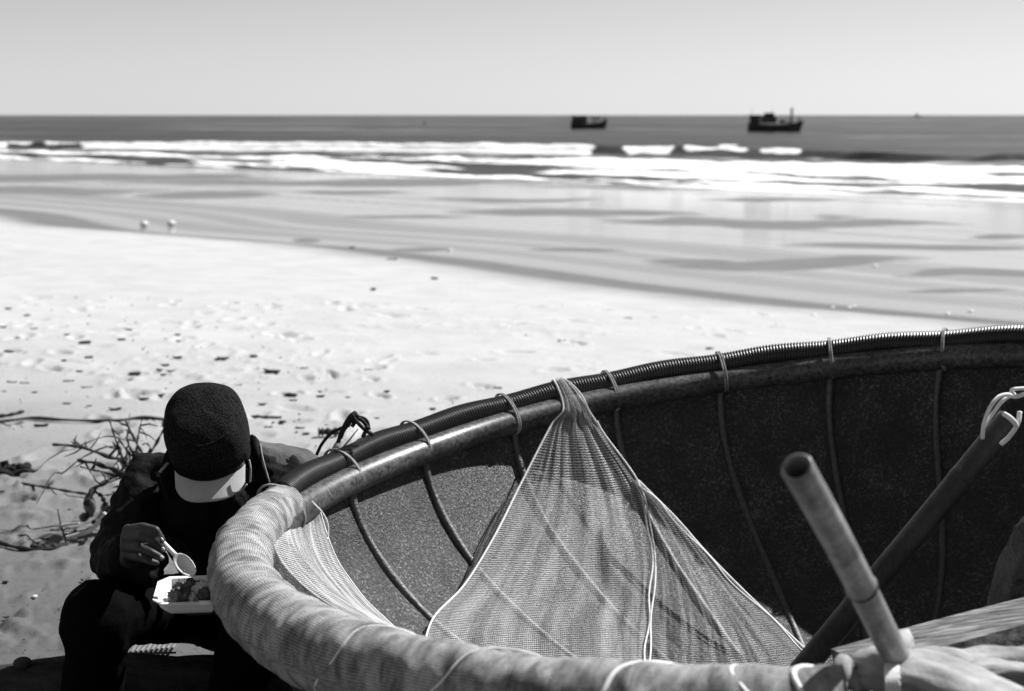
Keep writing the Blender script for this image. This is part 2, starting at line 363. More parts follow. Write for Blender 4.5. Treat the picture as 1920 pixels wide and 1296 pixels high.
FOAM1 = [(-900, 12, 1, 0), (25, 70, .9, 1.1), (100, 152, .9, 1.3), (165, 1095, 1, -1), (1163, 1250, 1, .1), (1278, 1376, 1, 1.25), (1420, 1496, 1, 1.35), (1990, 2200, .9, .5)]
def build_sea():
    th = np.concatenate([np.radians(np.linspace(-62, -30, 30)[:-1]), np.radians(np.linspace(-30, 30, 620)), np.radians(np.linspace(30, 110, 40)[1:])])
    r = np.concatenate([np.linspace(46, 62, 12)[:-1], np.linspace(62, 215, 430), np.exp(np.linspace(math.log(217), math.log(1200), 90)), np.exp(np.linspace(math.log(1300), math.log(40000), 14))])
    R, T = np.meshgrid(r, th, indexing='ij'); X = (R * np.sin(T)).ravel(); Y = (R * np.cos(T)).ravel()
    px = 960 + FPX * X / np.maximum(Y, 5)
    n1 = fbm(X * .05, Y * .12, 3) - .5; n2 = fbm(X * .35, Y * .35, 4) - .5; n3 = fbm(X * 1.1, Y * 1.1, 3) - .5
    fadef = 1 - sstep(400, 900, R.ravel())
    z = SEAZ + fadef * (.75 * (fbm(X * .010 + 7, Y * .055 + 3, 3) - .5) + .35 * (fbm(X * .05, Y * .15 + 3, 3) - .5)) + fadef * .10 * n2
    # the breaker
    w = (Y - (147 - .48 * X) + 9 * n1) * .9
    f1 = np.zeros_like(X)
    f1 = f1 + 0.0
    for a, b, q, w0 in FOAM1:
        e = 60 * (fbm(X * .16 + a, Y * .16, 4) - .5); tp_ = 4 * np.sin(w * 3); f1 = np.maximum(f1, q * sstep(a - 10, a + 10, px + e - tp_) * (1 - sstep(b - 10, b + 10, px + e + tp_)) * sstep(w0 - .3, w0 + .3, w + 1.6 * (fbm(X * .3 + a, Y * .05, 3) - .5)))
    amp = .80 + .5 * n1 + .25 * (fbm(X * .11, Y * .01, 2) - .5) - .25 * sstep(1500, 1900, px) - .2 * (1 - sstep(100, 400, px))
    prof = np.where(w < 2.2, sstep(-.2, 2.2, w), np.exp(-np.clip(w - 2.2, 0, 99) / 5.5))
    z = z + amp * prof
    foam = f1 * sstep(-2.0, -.2, w + 1.5 * n2) * (1 - sstep(4.5, 8, w))
    # outer little whitecaps
    for cx, cy, hw in ((1362, 271, 20), (928, 268, 16)):
        D = FPX * 3.7 / (cy - HOR); foam = np.maximum(foam, np.exp(-((px - cx) / hw) ** 4 - ((Y - D) / 3) ** 4))
    # white water between the breaker and the beach
    u = (Y - (119 - .50 * X) + 7 * n1) * .9
    ww = 1 - sstep(-1.0, 1.2, u + 1.6 * n2)
    g, s = base_z(X, Y)
    edge = np.interp(px, [-400, 0, 500, 960, 1920], [58, 59, 62.5, 64.5, 63]) + 2.4 * (fbm(X * .06 + 4, Y * .06, 3) - .5) * 2 - .6
    sw = sstep(edge, edge + .6, s + .8 * n2)
    gap = sstep(.44, .56, fbm((X - Y) * .04 + 2, s * .36, 4)) * .85 * sstep(1.5, 5, -u)
    z = z + .38 * ww * np.exp(-np.clip(-u, 0, 99) / 9) * (.6 + .8 * (n2 + .5)) * sw
    foam = np.maximum(foam, ww * sw * (1 - gap))
    mid = (1 - ww) * (w < 0) * (.30 + .5 * n2)
    foam = np.maximum(foam, mid)
    z = z + foam * (.20 * n2 + .14 * n3) * (R.ravel() < 260)
    z = np.where(s > edge - 1, np.maximum(z, g + .012 * sstep(edge - .2, edge + .6, s)), z)
    z = np.where(s < edge - 1, np.minimum(z, g - .05), z)
    o = bigmesh('sea', np.stack([X, Y, z], 1), gridfaces(len(r), len(th)), SEA, None, dict(foam=foam))
    return tag(o, kind='structure')
build_sea()

# ================================================================ FISHING BOATS OFFSHORE
PAINT_DARK = simple('dark_boat_paint', .035, .6, .4, 1.2, 0)
PAINT_MID = simple('grey_boat_paint', .12, .6, .4, 1.2, 0)
PAINT_WHITE = simple('white_boat_paint', .75, .6, .15, 1.2, 0)
def boxm(name, c, sz, mat, parent, taper=0.0):
    bm = bmesh.new(); bmesh.ops.create_cube(bm, size=1)
    for q in bm.verts:
        f = 1 - taper * (q.co.z + .5); q.co = Vector((q.co.x * sz[0] * f, q.co.y * sz[1] * f, q.co.z * sz[2])) + Vector(c)
    bmesh.ops.bevel(bm, geom=bm.edges[:], offset=min(sz) * .06, segments=1, affect='EDGES')
    me = bpy.data.meshes.new(name); bm.to_mesh(me); bm.free(); o = bpy.data.objects.new(name, me); COL.objects.link(o); me.materials.append(mat); o.parent = parent; return o
def boat_hull(L, B, H, parent, mat, bow_rise):
    nx, ny = 25, 13; V = []
    for i in range(nx):
        u = i / (nx - 1); x = (u - .5) * L
        hw = B / 2 * (1 - max(0, (u - .55) / .45) ** 2.2) * (.82 + .18 * min(u / .2, 1)); top = H * (1 + .25 * (1 - u) ** 3) + bow_rise * max(0, (u - .5) / .5) ** 2
        fl = x + (.10 * L * max(0, (u - .8) / .2) * 0)
        for j in range(ny):
            a = (j / (ny - 1) - .5) * math.pi; sx = math.sin(a); y = hw * math.copysign(abs(sx) ** .6, sx); zz = -.5 + (top + .5) * (1 - math.cos(a) ** 1.0) ** 1.0
            lean = .07 * L * max(0, (u - .6) / .4) * (zz / max(top, .1))
            V.append((fl + lean, y, zz))
    F = gridfaces(nx, ny).tolist()
    F = [tuple(f) for f in F] + [tuple(i * ny + j for j in range(ny)) for i in (0,)]
    for i in range(nx - 1): F.append((i * ny, (i + 1) * ny, (i + 1) * ny + ny - 1, i * ny + ny - 1))   # deck
    me = bpy.data.meshes.new('hull'); me.from_pydata(V, [], F); me.update(); o = bpy.data.objects.new('hull', me); COL.objects.link(o); me.materials.append(mat); o.parent = parent; return o
def rod(name, a, b, r, mat, parent):
    V = tube_verts([a, b], r, 8); F = [tuple(f) for f in gridfaces(2, 8, True).tolist()] + [tuple(range(7, -1, -1)), tuple(range(8, 16))]
    me = bpy.data.meshes.new(name); me.from_pydata([tuple(q) for q in V], [], F); o = bpy.data.objects.new(name, me); COL.objects.link(o); me.materials.append(mat); o.parent = parent; return o

p = at(1103, 240, 432); b1 = empty('fishing_boat', (p.x, p.y, SEAZ), 'small dark fishing boat with stern cabin and white deck box', 'boat', 'fishing boats at sea')
boat_hull(10.4, 3.0, 1.45, b1, PAINT_DARK, 1.3)
cb = boxm('cabin', (-2.7, 0, 2.6), (4.6, 2.2, 2.0), PAINT_DARK, b1, .06)
for xx in (-3.9, -2.6, -1.4): boxm('window', (xx, -1.12, 2.8), (.6, .06, .6), PAINT_MID, cb)
boxm('cabin_roof', (-2.7, 0, 3.72), (5.3, 2.6, .18), PAINT_DARK, b1)
boxm('deck_box', (1.9, 0, 2.0), (1.7, 1.6, 1.1), PAINT_WHITE, b1); boxm('wheelhouse', (2.2, .3, 3.05), (2.6, 1.6, .6), PAINT_DARK, b1)
boxm('bow_post', (4.9, 0, 2.8), (.35, .4, 1.2), PAINT_DARK, b1); rod('rail', (3.2, -.9, 2.6), (4.9, -.4, 3.0), .07, PAINT_DARK, b1)
b1.rotation_euler.z = math.radians(4)
p = at(1451, 246, 345); b2 = empty('fishing_boat', (p.x, p.y, SEAZ), 'larger dark fishing trawler with a tall mast near its bow', 'boat', 'fishing boats at sea')
boat_hull(12.4, 3.6, 1.7, b2, PAINT_DARK, 1.0)
boxm('stern_house', (-4.6, 0, 2.9), (2.4, 2.6, 1.9), PAINT_DARK, b2); cb = boxm('cabin', (-1.3, 0, 2.9), (3.6, 2.6, 1.7), PAINT_DARK, b2)
for xx in (-2.4, -1.3, -.2): boxm('window', (xx, -1.33, 3.0), (.6, .06, .5), PAINT_MID, cb)
boxm('wheelhouse', (-1.2, 0, 4.1), (2.2, 2.0, .8), PAINT_DARK, b2); boxm('awning', (-3.2, 0, 3.95), (6.0, 2.8, .14), PAINT_DARK, b2)
boxm('net_pile', (1.9, 0, 2.5), (1.5, 2.0, .9), PAINT_MID, b2, .3); boxm('hatch', (3.3, 0, 2.5), (.9, 1.2, 1.0), PAINT_WHITE, b2)
rod('mast', (4.1, 0, 1.8), (4.1, 0, 5.7), .26, PAINT_DARK, b2); rod('boom', (4.1, 0, 3.6), (1.2, 0, 3.9), .09, PAINT_DARK, b2)
for xx, hh in ((-5.4, 5.6), (-.6, 6.0)): rod('antenna', (xx, 0, 3.5), (xx, 0, hh), .035, PAINT_MID, b2)
boxm('bow_post', (5.9, 0, 2.9), (.4, .5, 1.0), PAINT_DARK, b2); b2.rotation_euler.z = math.radians(-5)
p = at(1722, 219, 2600); b3 = empty('distant_ship', (p.x, p.y, SEAZ), 'tiny pale ship far off on the horizon at right', 'ship'); boat_hull(16, 5, 2.6, b3, PAINT_WHITE, 1.5); boxm('wheelhouse', (-3, 0, 4.4), (6, 4, 4), PAINT_WHITE, b3); rod('mast', (3, 0, 3), (3, 0, 8), .3, PAINT_WHITE, b3)  # pale paint on it stands in for distance haze
p = at(796, 231.5, 660); b4 = empty('basket_boat', (p.x, p.y, SEAZ), 'tiny dark round basket boat afloat far out at sea', 'boat')
bm = bmesh.new(); bmesh.ops.create_uvsphere(bm, u_segments=16, v_segments=8, radius=1)
for q in bm.verts: q.co = Vector((q.co.x * 1.05, q.co.y * 1.05, max(q.co.z, -.8) * .55 if q.co.z < .1 else .1)) + Vector((0, 0, .25))
bmo('hull', bm, PAINT_DARK, b4).location = (0, 0, 0)
for ch in b4.children: ch.matrix_parent_inverse = Matrix.Identity(4)
o = rod('rower', (0, 0, .2), (0, 0, 1.2), .28, PAINT_DARK, b4)

# ================================================================ ROUND BASKET BOAT (foreground)
BR = 1.266; BC = Vector((.700, 2.924, CAMZ - .719)); BN = Vector((-.137, .023, 1)).normalized()
E1 = Vector((1, 0, .137)).normalized(); E2 = BN.cross(E1)
BD = .74
def zoff(phi):            # the rim sags a little on the near side, where it carries the load
    p = phi % (2 * math.pi); return -float(np.interp(p, [3.5, 4.1, 4.6, 5.2, 5.7, 6.1], [0, -.012, -.03, -.05, -.05, 0])) * -1
def bw(rho, phi, z):      # boat coordinates to world
    z = z + zoff(phi) * (rho / BR) ** 3
    return BC + (E1 * math.cos(phi) + E2 * math.sin(phi)) * rho + BN * z
def hz(rho, R=BR, D=BD):
    q = min(max(rho / R, 0), 1); return -D * (1 - q ** 2.5) ** .62
def proj(p):
    d = Vector(p) - Vector((0, 0, CAMZ)); c, s = math.cos(PITCH), math.sin(PITCH)
    dep = d.y * c - d.z * s; u = d.y * s + d.z * c
    return 960 + FPX * d.x / dep, 648 - FPX * u / dep
def phi_at(px, far=True):
    best = None
    for i in range(1440):
        ph = 2 * math.pi * i / 1440; x, y = proj(bw(BR, ph, 0))
        s_ = math.sin(ph) > -.35 if far else math.sin(ph) < -.35
        if s_ and (best is None or abs(x - px) < best[0]): best = (abs(x - px), ph)
    return best[1]
def hull_hit(px, py, lift=0.0):
    """where the sight line through (px, py) meets the inside of the bowl, brought back by lift metres"""
    o = Vector((0, 0, CAMZ)); d = (at(px, py, 3) - o).normalized(); t = 1.2; prev = None
    while t < 6:
        q = o + d * t - BC; z = q.dot(BN); rho = (q - BN * z).length
        if rho < BR * 1.0 and z < 0:
            if z < hz(rho, BR - .012, BD - .012): return o + d * (t - lift)
            prev = t
        elif prev is not None: return o + d * (prev - lift)
        t += .006
    return o + d * (3.4 - lift)

root = empty('basket_boat', bw(0, 0, -BD), 'big round woven basket boat with hose rim tilted in the foreground', 'boat')
# the bowl
def bowl(name, R, D, mat, flip):
    nr, nc = 46, 160; V = []
    for i in range(nr):
        q = math.sin(i / (nr - 1) * math.pi / 2); rho = max(R * q, .001)
        for j in range(nc):
            ph = 2 * math.pi * j / nc; w = .004 * mnoise.noise(Vector((rho * 5, ph * 4, 1)))
            V.append(bw(rho, ph, hz(rho, R, D) + w))
    F = gridfaces(nr, nc, True); F = F if not flip else F[:, ::-1]
    return pyd(name, V, [tuple(f) for f in F.tolist()], mat, root)
bowl('hull_lining', BR - .012, BD - .012, HULL, False); bowl('hull_shell', BR + .006, BD + .010, HULL_OUT, True)
# ribs
TIES = [645, 780, 952, 1145, 1353, 1557, 1773]; tphi = [phi_at(x) for x in TIES]
dphi = abs(np.mean(np.diff(tphi))); print('tie phis', [round(x, 3) for x in tphi], dphi)
nrib = round(2 * math.pi / dphi)
for i in range(nrib):
    ph = tphi[0] + .012 - i * 2 * math.pi / nrib + random.uniform(-.012, .012)
    pts = []; sw = random.uniform(.9, 1.1)
    for j in range(22):
        q = math.sin((1 - j / 21 * .85) * math.pi / 2); rho = (BR - .016) * q
        pts.append(bw(rho - .004, ph + .02 * math.sin(j * .3 * sw), hz(rho, BR - .012, BD - .012) - .0055))
    tube('rib', pts, [.0110 + .0013 * math.sin(j * 1.3 + i) for j in range(22)], RIBM, root, 10)
# rim: smooth inner rail all round
def ring(rho, z, n=220, a0=0, a1=2 * math.pi):
    return [bw(rho, a0 + (a1 - a0) * i / (n - 1), z) for i in range(n)]
n = 240; pts = [bw(BR - .020 + .003 * math.sin(9 * 2 * math.pi * i / n), 2 * math.pi * i / n, -.022 + .003 * math.sin(7 * 2 * math.pi * i / n)) for i in range(n)]
tube('rim_rail', pts, .036, RAIL, root, 16, closed=True)
# corrugated hose, bare from the left end of the far side round to the right
PH0 = phi_at(575) + .08; PH1 = -math.pi * .42
nridge = int((PH0 - PH1) * BR / .0088); pts = []; rad = []
sag = lambda ph: .006 * math.cos((ph - tphi[0]) / dphi * 2 * math.pi)
for i in range(nridge * 4):
    ph = PH0 + (PH1 - PH0) * i / (nridge * 4 - 1); pts.append(bw(BR + .014, ph, .021 - sag(ph) * .5)); rad.append(.0365 if i % 4 in (0, 1) else .0325)
tube('rim_hose', pts, rad, HOSE, root, 14)
# lashings
def lashing(ph, mat, scale=1.0):
    la = empty('lashing'); la.parent = root; la.matrix_parent_inverse = Matrix.Translation(-Vector(root.location))
    return la
def loop_pts(ph, off, sc=1.0):
    out = []
    for k in range(28):
        a = 2 * math.pi * k / 28; ca, sa = math.cos(a), math.sin(a)
        d = Vector((.045, .052)).normalized()   # oval round both tubes
        u = ca * .0655 * sc; w_ = sa * .0425 * sc
        rr_ = d.x * u - d.y * w_; zz = d.y * u + d.x * w_
        out.append(bw(BR + .001 + rr_, ph + off / BR, .001 + zz))
    return out
for i in range(nrib):
    ph = tphi[0] - i * 2 * math.pi / nrib
    if i < len(tphi): ph = tphi[i]
    if math.sin(ph) < -.7: continue
    for q, off in enumerate((-.0035, .0025)):
        tube('lashing', loop_pts(ph, off + random.uniform(-.001, .001), 1.0 + .01 * q),   .0026, ROPE_PALE, root, 6, closed=True)

# ---------------------------------------------------------------- the net wrapped round the near and left rim, with its hanging skirt
net1 = empty('fishing_net', bw(BR, math.pi, -.05), 'pale fine net wrapped around the near rim of the basket boat', 'net')
PW0 = phi_at(548) + .045; PW1 = phi_at(1590, False) + .0; print('PW1', PW1, [proj(bw(BR, phi_at(x, False), 0)) for x in (1000, 1300, 1500, 1590, 1900)])
na, nb = 420, 40; V = []; UV = []
for i in range(na):
    ph = PW0 + (PW1 - PW0) * i / (na - 1); arc = ph * BR; u = i / (na - 1)
    grow = .049 + .015 * min(1, max(0, (u) / .22)) + .003 * math.sin(arc * 7)
    for j in range(nb):
        a = 2 * math.pi * j / nb
        fold = .0055 * mnoise.noise(Vector((arc * 16 + .9 * math.sin(a), a * .9, 2))) + .0045 * mnoise.noise(Vector((arc * 42 + math.sin(a) * 2, a * 1.5, 7)))
        step = .004 * (mnoise.noise(Vector((math.floor(arc * 3.1 + .35 * math.cos(a)) * 7.7, 0, 3))))
        rr_ = grow + fold + step
        V.append(bw(BR + .000 + rr_ * math.cos(a), ph, .004 + rr_ * math.sin(a) * 1.0)); UV.append((arc, a * .065))
pyd('rim_wrap', V, [tuple(f) for f in gridfaces(na, nb, True).tolist()], NET_WRAP, net1, uv=UV)
# seams where the turns of net overlap
for px, far, tw, cr in ((700, False, .03, .0022), (905, False, .045, .0016), (1180, False, .04, .0040), (1405, False, -.012, .0036), (1512, False, .004, .0040)):
    ph = phi_at(px, far); pp = []
    for kq in range(30):
        a = -.9 + 3.9 * kq / 29; g_ = .0650 if far is False else .066
        pp.append(bw(BR + g_ * math.cos(a), ph + tw * (a - 1.2) + .01 * math.sin(a * 3), .004 + g_ * math.sin(a)))
    tube('seam_cord', pp, cr, ROPE_WHITE, net1, 6)

def sheet(name, rows, nu, nv, mat, parent, wrinkle=.006, scale=14, stretch=(1, 1)):
    """rows: list of (list of world points across); splined both ways; uv in metres along the cloth"""
    G = [spline(r_, nu) for r_ in rows]; cols = [spline([g[i] for g in G], nv) for i in range(nu)]
    V = []; UV = []
    wid = (G[-1][0] - G[-1][-1]).length; hei = sum((cols[nu // 2][j + 1] - cols[nu // 2][j]).length for j in range(nv - 1))
    for j in range(nv):
        for i in range(nu):
            p_ = cols[i][j]; u = i / (nu - 1); v_ = j / (nv - 1)
            toC = (Vector((0, 0, CAMZ)) - p_).normalized()
            wr = wrinkle * (mnoise.noise(Vector((u * scale, v_ * scale * .22, 3.1))) + .5 * mnoise.noise(Vector((u * scale * 2.7, v_ * scale * .4, 9.1)))) * min(1, 5 * u, 5 * (1 - u)) 
            V.append(p_ + toC * wr); UV.append((u * wid * stretch[0], v_ * hei * stretch[1]))
    o = pyd(name, V, [tuple(f) for f in gridfaces(nv, nu).tolist()], mat, parent, uv=UV)
    return o, cols
# skirt: from the inner side of the rim down into the bowl
top = [(575, 925), (535, 945), (512, 985), (520, 1040), (560, 1090), (620, 1135), (690, 1170), (750, 1192)]
def rim_in(px, py): 
    # point on the inner side of the wrapped rim in that direction
    o_ = Vector((0, 0, CAMZ)); d = (at(px, py, 3) - o_).normalized(); q = o_ - BC; t = -(q.dot(BN)) / d.dot(BN); return o_ + d * t
edge = [(588, 930), (600, 960), (612, 1000), (632, 1050), (662, 1095), (690, 1130), (722, 1160), (758, 1194)]
rowsA = []
for (a, b) in zip(top, edge):
    A = rim_in(*a) - BN * .0; B = hull_hit(b[0], b[1], .05); mid1 = A.lerp(B, .33) + BN * .012; mid2 = A.lerp(B, .66) + BN * -.012
    rowsA.append([A, mid1, mid2, B])
sheet('net_skirt', rowsA, 60, 70, NET_SKIRT, net1, .010, 4)
tube('edge_cord', spline([r_[-1] for r_ in rowsA], 60), .0028, ROPE_WHITE, net1, 6)
tube('loose_cord', spline([at(585, 940, 2.95), at(605, 962, 2.97), at(615, 985, 2.97), at(614, 1010, 2.96), at(606, 1000, 2.94)], 30), .0016, ROPE_WHITE, net1, 5)

# ---------------------------------------------------------------- net hung from the far rim
net2 = empty('fishing_net', bw(BR, phi_at(1060), 0), 'translucent fine net hanging in a peak from the far rim', 'net')
rimtop = lambda px: bw(BR + .01, phi_at(px), .064)
def lf(px, py, l): return hull_hit(px, py, l)
rows = [
    [bw(BR + .062, phi_at(1049), .015), bw(BR + .064, phi_at(1057), .015), bw(BR + .062, phi_at(1065), .015)],
    [rimtop(1047), rimtop(1056) + BN * .004, rimtop(1066)],
    [bw(BR - .058, phi_at(1036), -.008), bw(BR - .062, phi_at(1057), -.008), bw(BR - .058, phi_at(1082), -.008)],
    [lf(1032, 800, .05), lf(1048, 803, .055), lf(1075, 806, .06), lf(1105, 806, .055), lf(1122, 803, .05)],
    [lf(975, 910, .06), lf(1030, 915, .075), lf(1090, 915, .085), lf(1150, 912, .085), lf(1190, 906, .08)],
    [lf(930, 1000, .07), lf(1005, 1005, .09), lf(1090, 1005, .09), lf(1170, 1000, .11), lf(1218, 1000, .11)],
    [lf(872, 1095, .05), lf(965, 1095, .10), lf(1080, 1100, .09), lf(1180, 1100, .11), lf(1220, 1100, .12)],
    [lf(812, 1160, .05), lf(930, 1170, .12), lf(1060, 1175, .08), lf(1170, 1180, .12), lf(1214, 1180, .12)],
    [lf(790, 1235, .05), lf(920, 1250, .12), lf(1060, 1260, .08), lf(1170, 1262, .12), lf(1208, 1262, .12)],
]
rows = [[Vector(p_) for p_ in spline(r_, 7)] for r_ in rows]
_, cols = sheet('net_panel', rows, 110, 130, NET, net2, .018, 8)
tube('edge_cord', cols[0], .0028, ROPE_WHITE, net2, 6)
tube('seam_cord', [q + (Vector((0, 0, CAMZ)) - q).normalized() * .008 + Vector((.004 * math.sin(i * .3), 0, 0)) for i, q in enumerate(cols[-1])], .0026, ROPE_WHITE, net2, 6)
tube('seam_cord', [q + (Vector((0, 0, CAMZ)) - q).normalized() * .010 + Vector((.009 + .003 * math.sin(i * .22), 0, 0)) for i, q in enumerate(cols[-1]) if i > 44], .0026, ROPE_WHITE, net2, 6)
rows2 = [
    [lf(1185, 897, .085), lf(1190, 900, .09), lf(1197, 901, .085)],
    [lf(1195, 925, .09), lf(1210, 925, .11), lf(1222, 926, .10)],
    [lf(1212, 975, .10), lf(1245, 975, .14), lf(1268, 972, .11)],
    [lf(1220, 1040, .11), lf(1280, 1045, .16), lf(1328, 1040, .12)],
    [lf(1220, 1110, .12), lf(1310, 1115, .17), lf(1392, 1105, .12)],
    [lf(1214, 1180, .12), lf(1335, 1190, .17), lf(1468, 1178, .11)],
    [lf(1208, 1262, .12), lf(1350, 1275, .17), lf(1545, 1250, .10)],
]
rows2 = [[Vector(p_) for p_ in spline(r_, 7)] for r_ in rows2]
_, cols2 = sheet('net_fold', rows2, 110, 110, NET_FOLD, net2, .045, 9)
tube('edge_cord', cols2[-1], .0034, ROPE_WHITE, net2, 6)
tube('edge_cord', [q + Vector((-.008 - .006 * math.sin(i * .2), -.004, .002)) for i, q in enumerate(cols2[-1])], .0022, ROPE_WHITE, net2, 6)
# narrow strip of darker netting under the left edge
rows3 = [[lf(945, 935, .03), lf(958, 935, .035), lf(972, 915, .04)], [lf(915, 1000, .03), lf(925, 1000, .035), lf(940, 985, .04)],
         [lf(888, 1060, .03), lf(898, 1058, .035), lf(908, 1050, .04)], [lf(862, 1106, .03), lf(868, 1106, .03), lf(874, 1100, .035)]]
sheet('dark_net_strip', rows3, 20, 60, NET_DARK, net2, .006, 6)
tube('edge_cord', spline([lf(945, 940, .03), lf(912, 1000, .032), lf(884, 1062, .03), lf(860, 1108, .028)], 30), .002, ROPE_DARK, net2, 5)
tube('edge_cord', spline([lf(830, 1140, .05), lf(806, 1172, .045), lf(792, 1200, .04), lf(788, 1225, .04)], 20), .002, ROPE_DARK, net2, 5)

# ---------------------------------------------------------------- poles, thwart, cloth, sack
def cane(name, a, b, r0, r1, mat, nodes, label, hollow=True):
    e = empty(name, b, label, 'pole'); a, b = Vector(a), Vector(b); n = 60; pts = []; rad = []
    for i in range(n):
        t = i / (n - 1); q = r0 + (r1 - r0) * t
        for nd in nodes: q += .0016 * math.exp(-((t - nd) / .010) ** 2)
        pts.append(a.lerp(b, t) + Vector((.0015 * math.sin(t * 5), 0, .001 * math.sin(t * 4)))); rad.append(q)
    if hollow:
        d = (b - a).normalized(); n1 = d.orthogonal().normalized(); n2 = d.cross(n1); R_ = [(a + d * .20, r0 * .66), (a + d * .012, r0 * .70), (a + d * .002, r0 * .72), (a, r0 * .76), (a - d * .0008, r0 * .86), (a, r0 * .95), (a + d * .002, r0)] + list(zip(pts[1:], rad[1:])); V = []
        for c, q in R_:
            for k_ in range(24): an = 2 * math.pi * k_ / 24; V.append(c + (n1 * math.cos(an) + n2 * math.sin(an)) * q * (1 + .03 * math.sin(an * 2 + 1)))
        F = [tuple(f) for f in gridfaces(len(R_), 24, True).tolist()] + [tuple(range(23, -1, -1)), tuple(range((len(R_) - 1) * 24, len(R_) * 24))]
        pyd('stem', V, F, mat, e)
    else: tube('stem', pts, rad, mat, e, 20)
    for nd in nodes:
        c = a.lerp(b, nd) + Vector((.0015 * math.sin(nd * 5), 0, .001 * math.sin(nd * 4))); d = (b - a).normalized() * .004; q = r0 + (r1 - r0) * nd
        tube('node_ring', [c - d, c - d * .3, c + d * .3, c + d], [q + .0009, q + (.0026 if hollow else .0013), q + (.0026 if hollow else .0013), q + .0009], BAMBOO_DARK, e, 20)
    return e
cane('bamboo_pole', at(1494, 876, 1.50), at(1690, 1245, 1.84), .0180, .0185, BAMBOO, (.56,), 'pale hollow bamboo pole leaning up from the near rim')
cane('bamboo_oar_shaft', at(1892, 785, 2.62), at(1490, 1275, 2.45), .0225, .0225, BAMBOO_DARK, (.24, .72), 'dark bamboo shaft slanting across the inside of the basket boat', False)
rp = empty('rope', at(1890, 790, 2.60), 'white rope looped around the upper end of the dark shaft', 'rope')
tube('loop', spline([at(1842, 822, 2.57), at(1845, 795, 2.56), at(1856, 765, 2.57), at(1872, 745, 2.58), at(1890, 740, 2.59), at(1905, 744, 2.6), at(1935, 735, 2.62), at(1990, 725, 2.66), bw(BR - .25, .06, -.02), bw(BR - .02, .02, .03), bw(BR + .05, .02, .0)], 60), .0040, ROPE_WHITE, rp, 8)
tube('loop', spline([at(1845, 800, 2.58), at(1862, 775, 2.6), at(1880, 752, 2.6), at(1900, 742, 2.61), at(1960, 728, 2.63), bw(BR - .25, .05, -.015), bw(BR - .02, .0, .03), bw(BR + .05, .0, .0)], 50), .0036, ROPE_WHITE, rp, 8)
tube('loop', spline([at(1876, 834, 2.56), at(1893, 818, 2.56), at(1908, 795, 2.56), at(1912, 772, 2.57)], 24), .0045, ROPE_WHITE, rp, 8)
tube('loop', spline([at(1882, 776, 2.56), at(1893, 783, 2.55), at(1902, 792, 2.55), at(1906, 800, 2.56)], 16), .0050, ROPE_WHITE, rp, 8)

def plank(name, a, b, c, thick, label, cat):
    """a-b far long edge, c near corner at a"""
    a, b, c = Vector(a), Vector(b), Vector(c); e = empty(name, a, label, cat); nx, ny = 40, 8; w = c - a; L = b - a; up = L.cross(w).normalized(); up = up if up.z > 0 else -up
    V = []
    for lay in (0, 1):
        for i in range(nx):
            for j in range(ny):
                u = i / (nx - 1); q = j / (ny - 1)
                jag = .018 * (mnoise.noise(Vector((q * 9, 1, 2)))) * max(0, 1 - u * 26)
                p_ = a + L * (u + jag) + w * q + up * (.003 * mnoise.noise(Vector((u * 4, q * 12, 0))) - lay * thick); V.append(p_)
    m = nx * ny; F = [tuple(f) for f in gridfaces(nx, ny).tolist()] + [tuple(f[::-1] + m) for f in gridfaces(nx, ny)]
    bl = [i * ny for i in range(nx)]; br = [i * ny + ny - 1 for i in range(nx)]; be = list(range(ny)); bf = [(nx - 1) * ny + j for j in range(ny)]
    for lst in (bl, br, be, bf):
        for x, y in zip(lst, lst[1:]): F.append((x, y, y + m, x + m))
    bm = bmesh.new(); me = bpy.data.meshes.new('t'); me.from_pydata([tuple(v_) for v_ in V], [], F); bm.from_mesh(me)
    return bmo('board', bm, WOOD, e, False), e
plank('thwart_plank', at(1558, 1217, 2.16), at(1558, 1217, 2.16).lerp(at(2080, 1076, 2.42), 2.5), at(1600, 1262, 1.98), .028, 'weathered wooden plank laid across the boat behind the bamboo pole', 'plank')
plank('thwart_plank', at(1640, 1262, 2.02), at(1640, 1262, 2.02).lerp(at(2080, 1165, 2.22), 2.6), at(1680, 1300, 1.90), .028, 'lower wooden board half hidden beneath the faded cloth', 'plank')

cl = empty('faded_cloth', at(1700, 1260, 1.85), 'faded pale cloth knotted over the near rim at lower right', 'cloth')
def roll(name, pts, rad, mat, parent, flat=.6, ns=26, amp=.3, seed=0):
    S = spline(pts, 60); V = []
    for i, q in enumerate(S):
        t = (S[min(i + 1, 59)] - S[max(i - 1, 0)]).normalized(); sd_ = t.cross(Vector((0, 0, 1))).normalized(); up = sd_.cross(t)
        u = i / 59; rr_ = np.interp(u, np.linspace(0, 1, len(rad)), rad)
        for k_ in range(ns):
            a = 2 * math.pi * k_ / ns; f = 1 + amp * mnoise.noise(Vector((math.cos(a) * 1.6 + seed, math.sin(a) * 1.6, u * 3.5))) + amp * .5 * mnoise.noise(Vector((math.cos(a) * 5, math.sin(a) * 5 + seed, u * 5)))
            V.append(q + (sd_ * math.cos(a) + up * math.sin(a) * flat) * rr_ * f)
    F = [tuple(f) for f in gridfaces(60, ns, True).tolist()] + [tuple(range(ns - 1, -1, -1)), tuple(range(59 * ns, 60 * ns))]
    return pyd(name, V, F, mat, parent)
roll('drape', [at(1588, 1262, 1.90), at(1640, 1250, 1.86), at(1700, 1262, 1.82), at(1790, 1285, 1.78), at(1900, 1330, 1.72)], [.012, .045, .052, .050, .045], TARP, cl, .55, 36, .35, 1)
roll('fold', [at(1680, 1240, 1.92), at(1760, 1240, 1.95), at(1850, 1245, 1.98), at(1960, 1240, 2.0)], [.022, .026, .032, .04], TARP, cl, .6, 30, .5, 4)
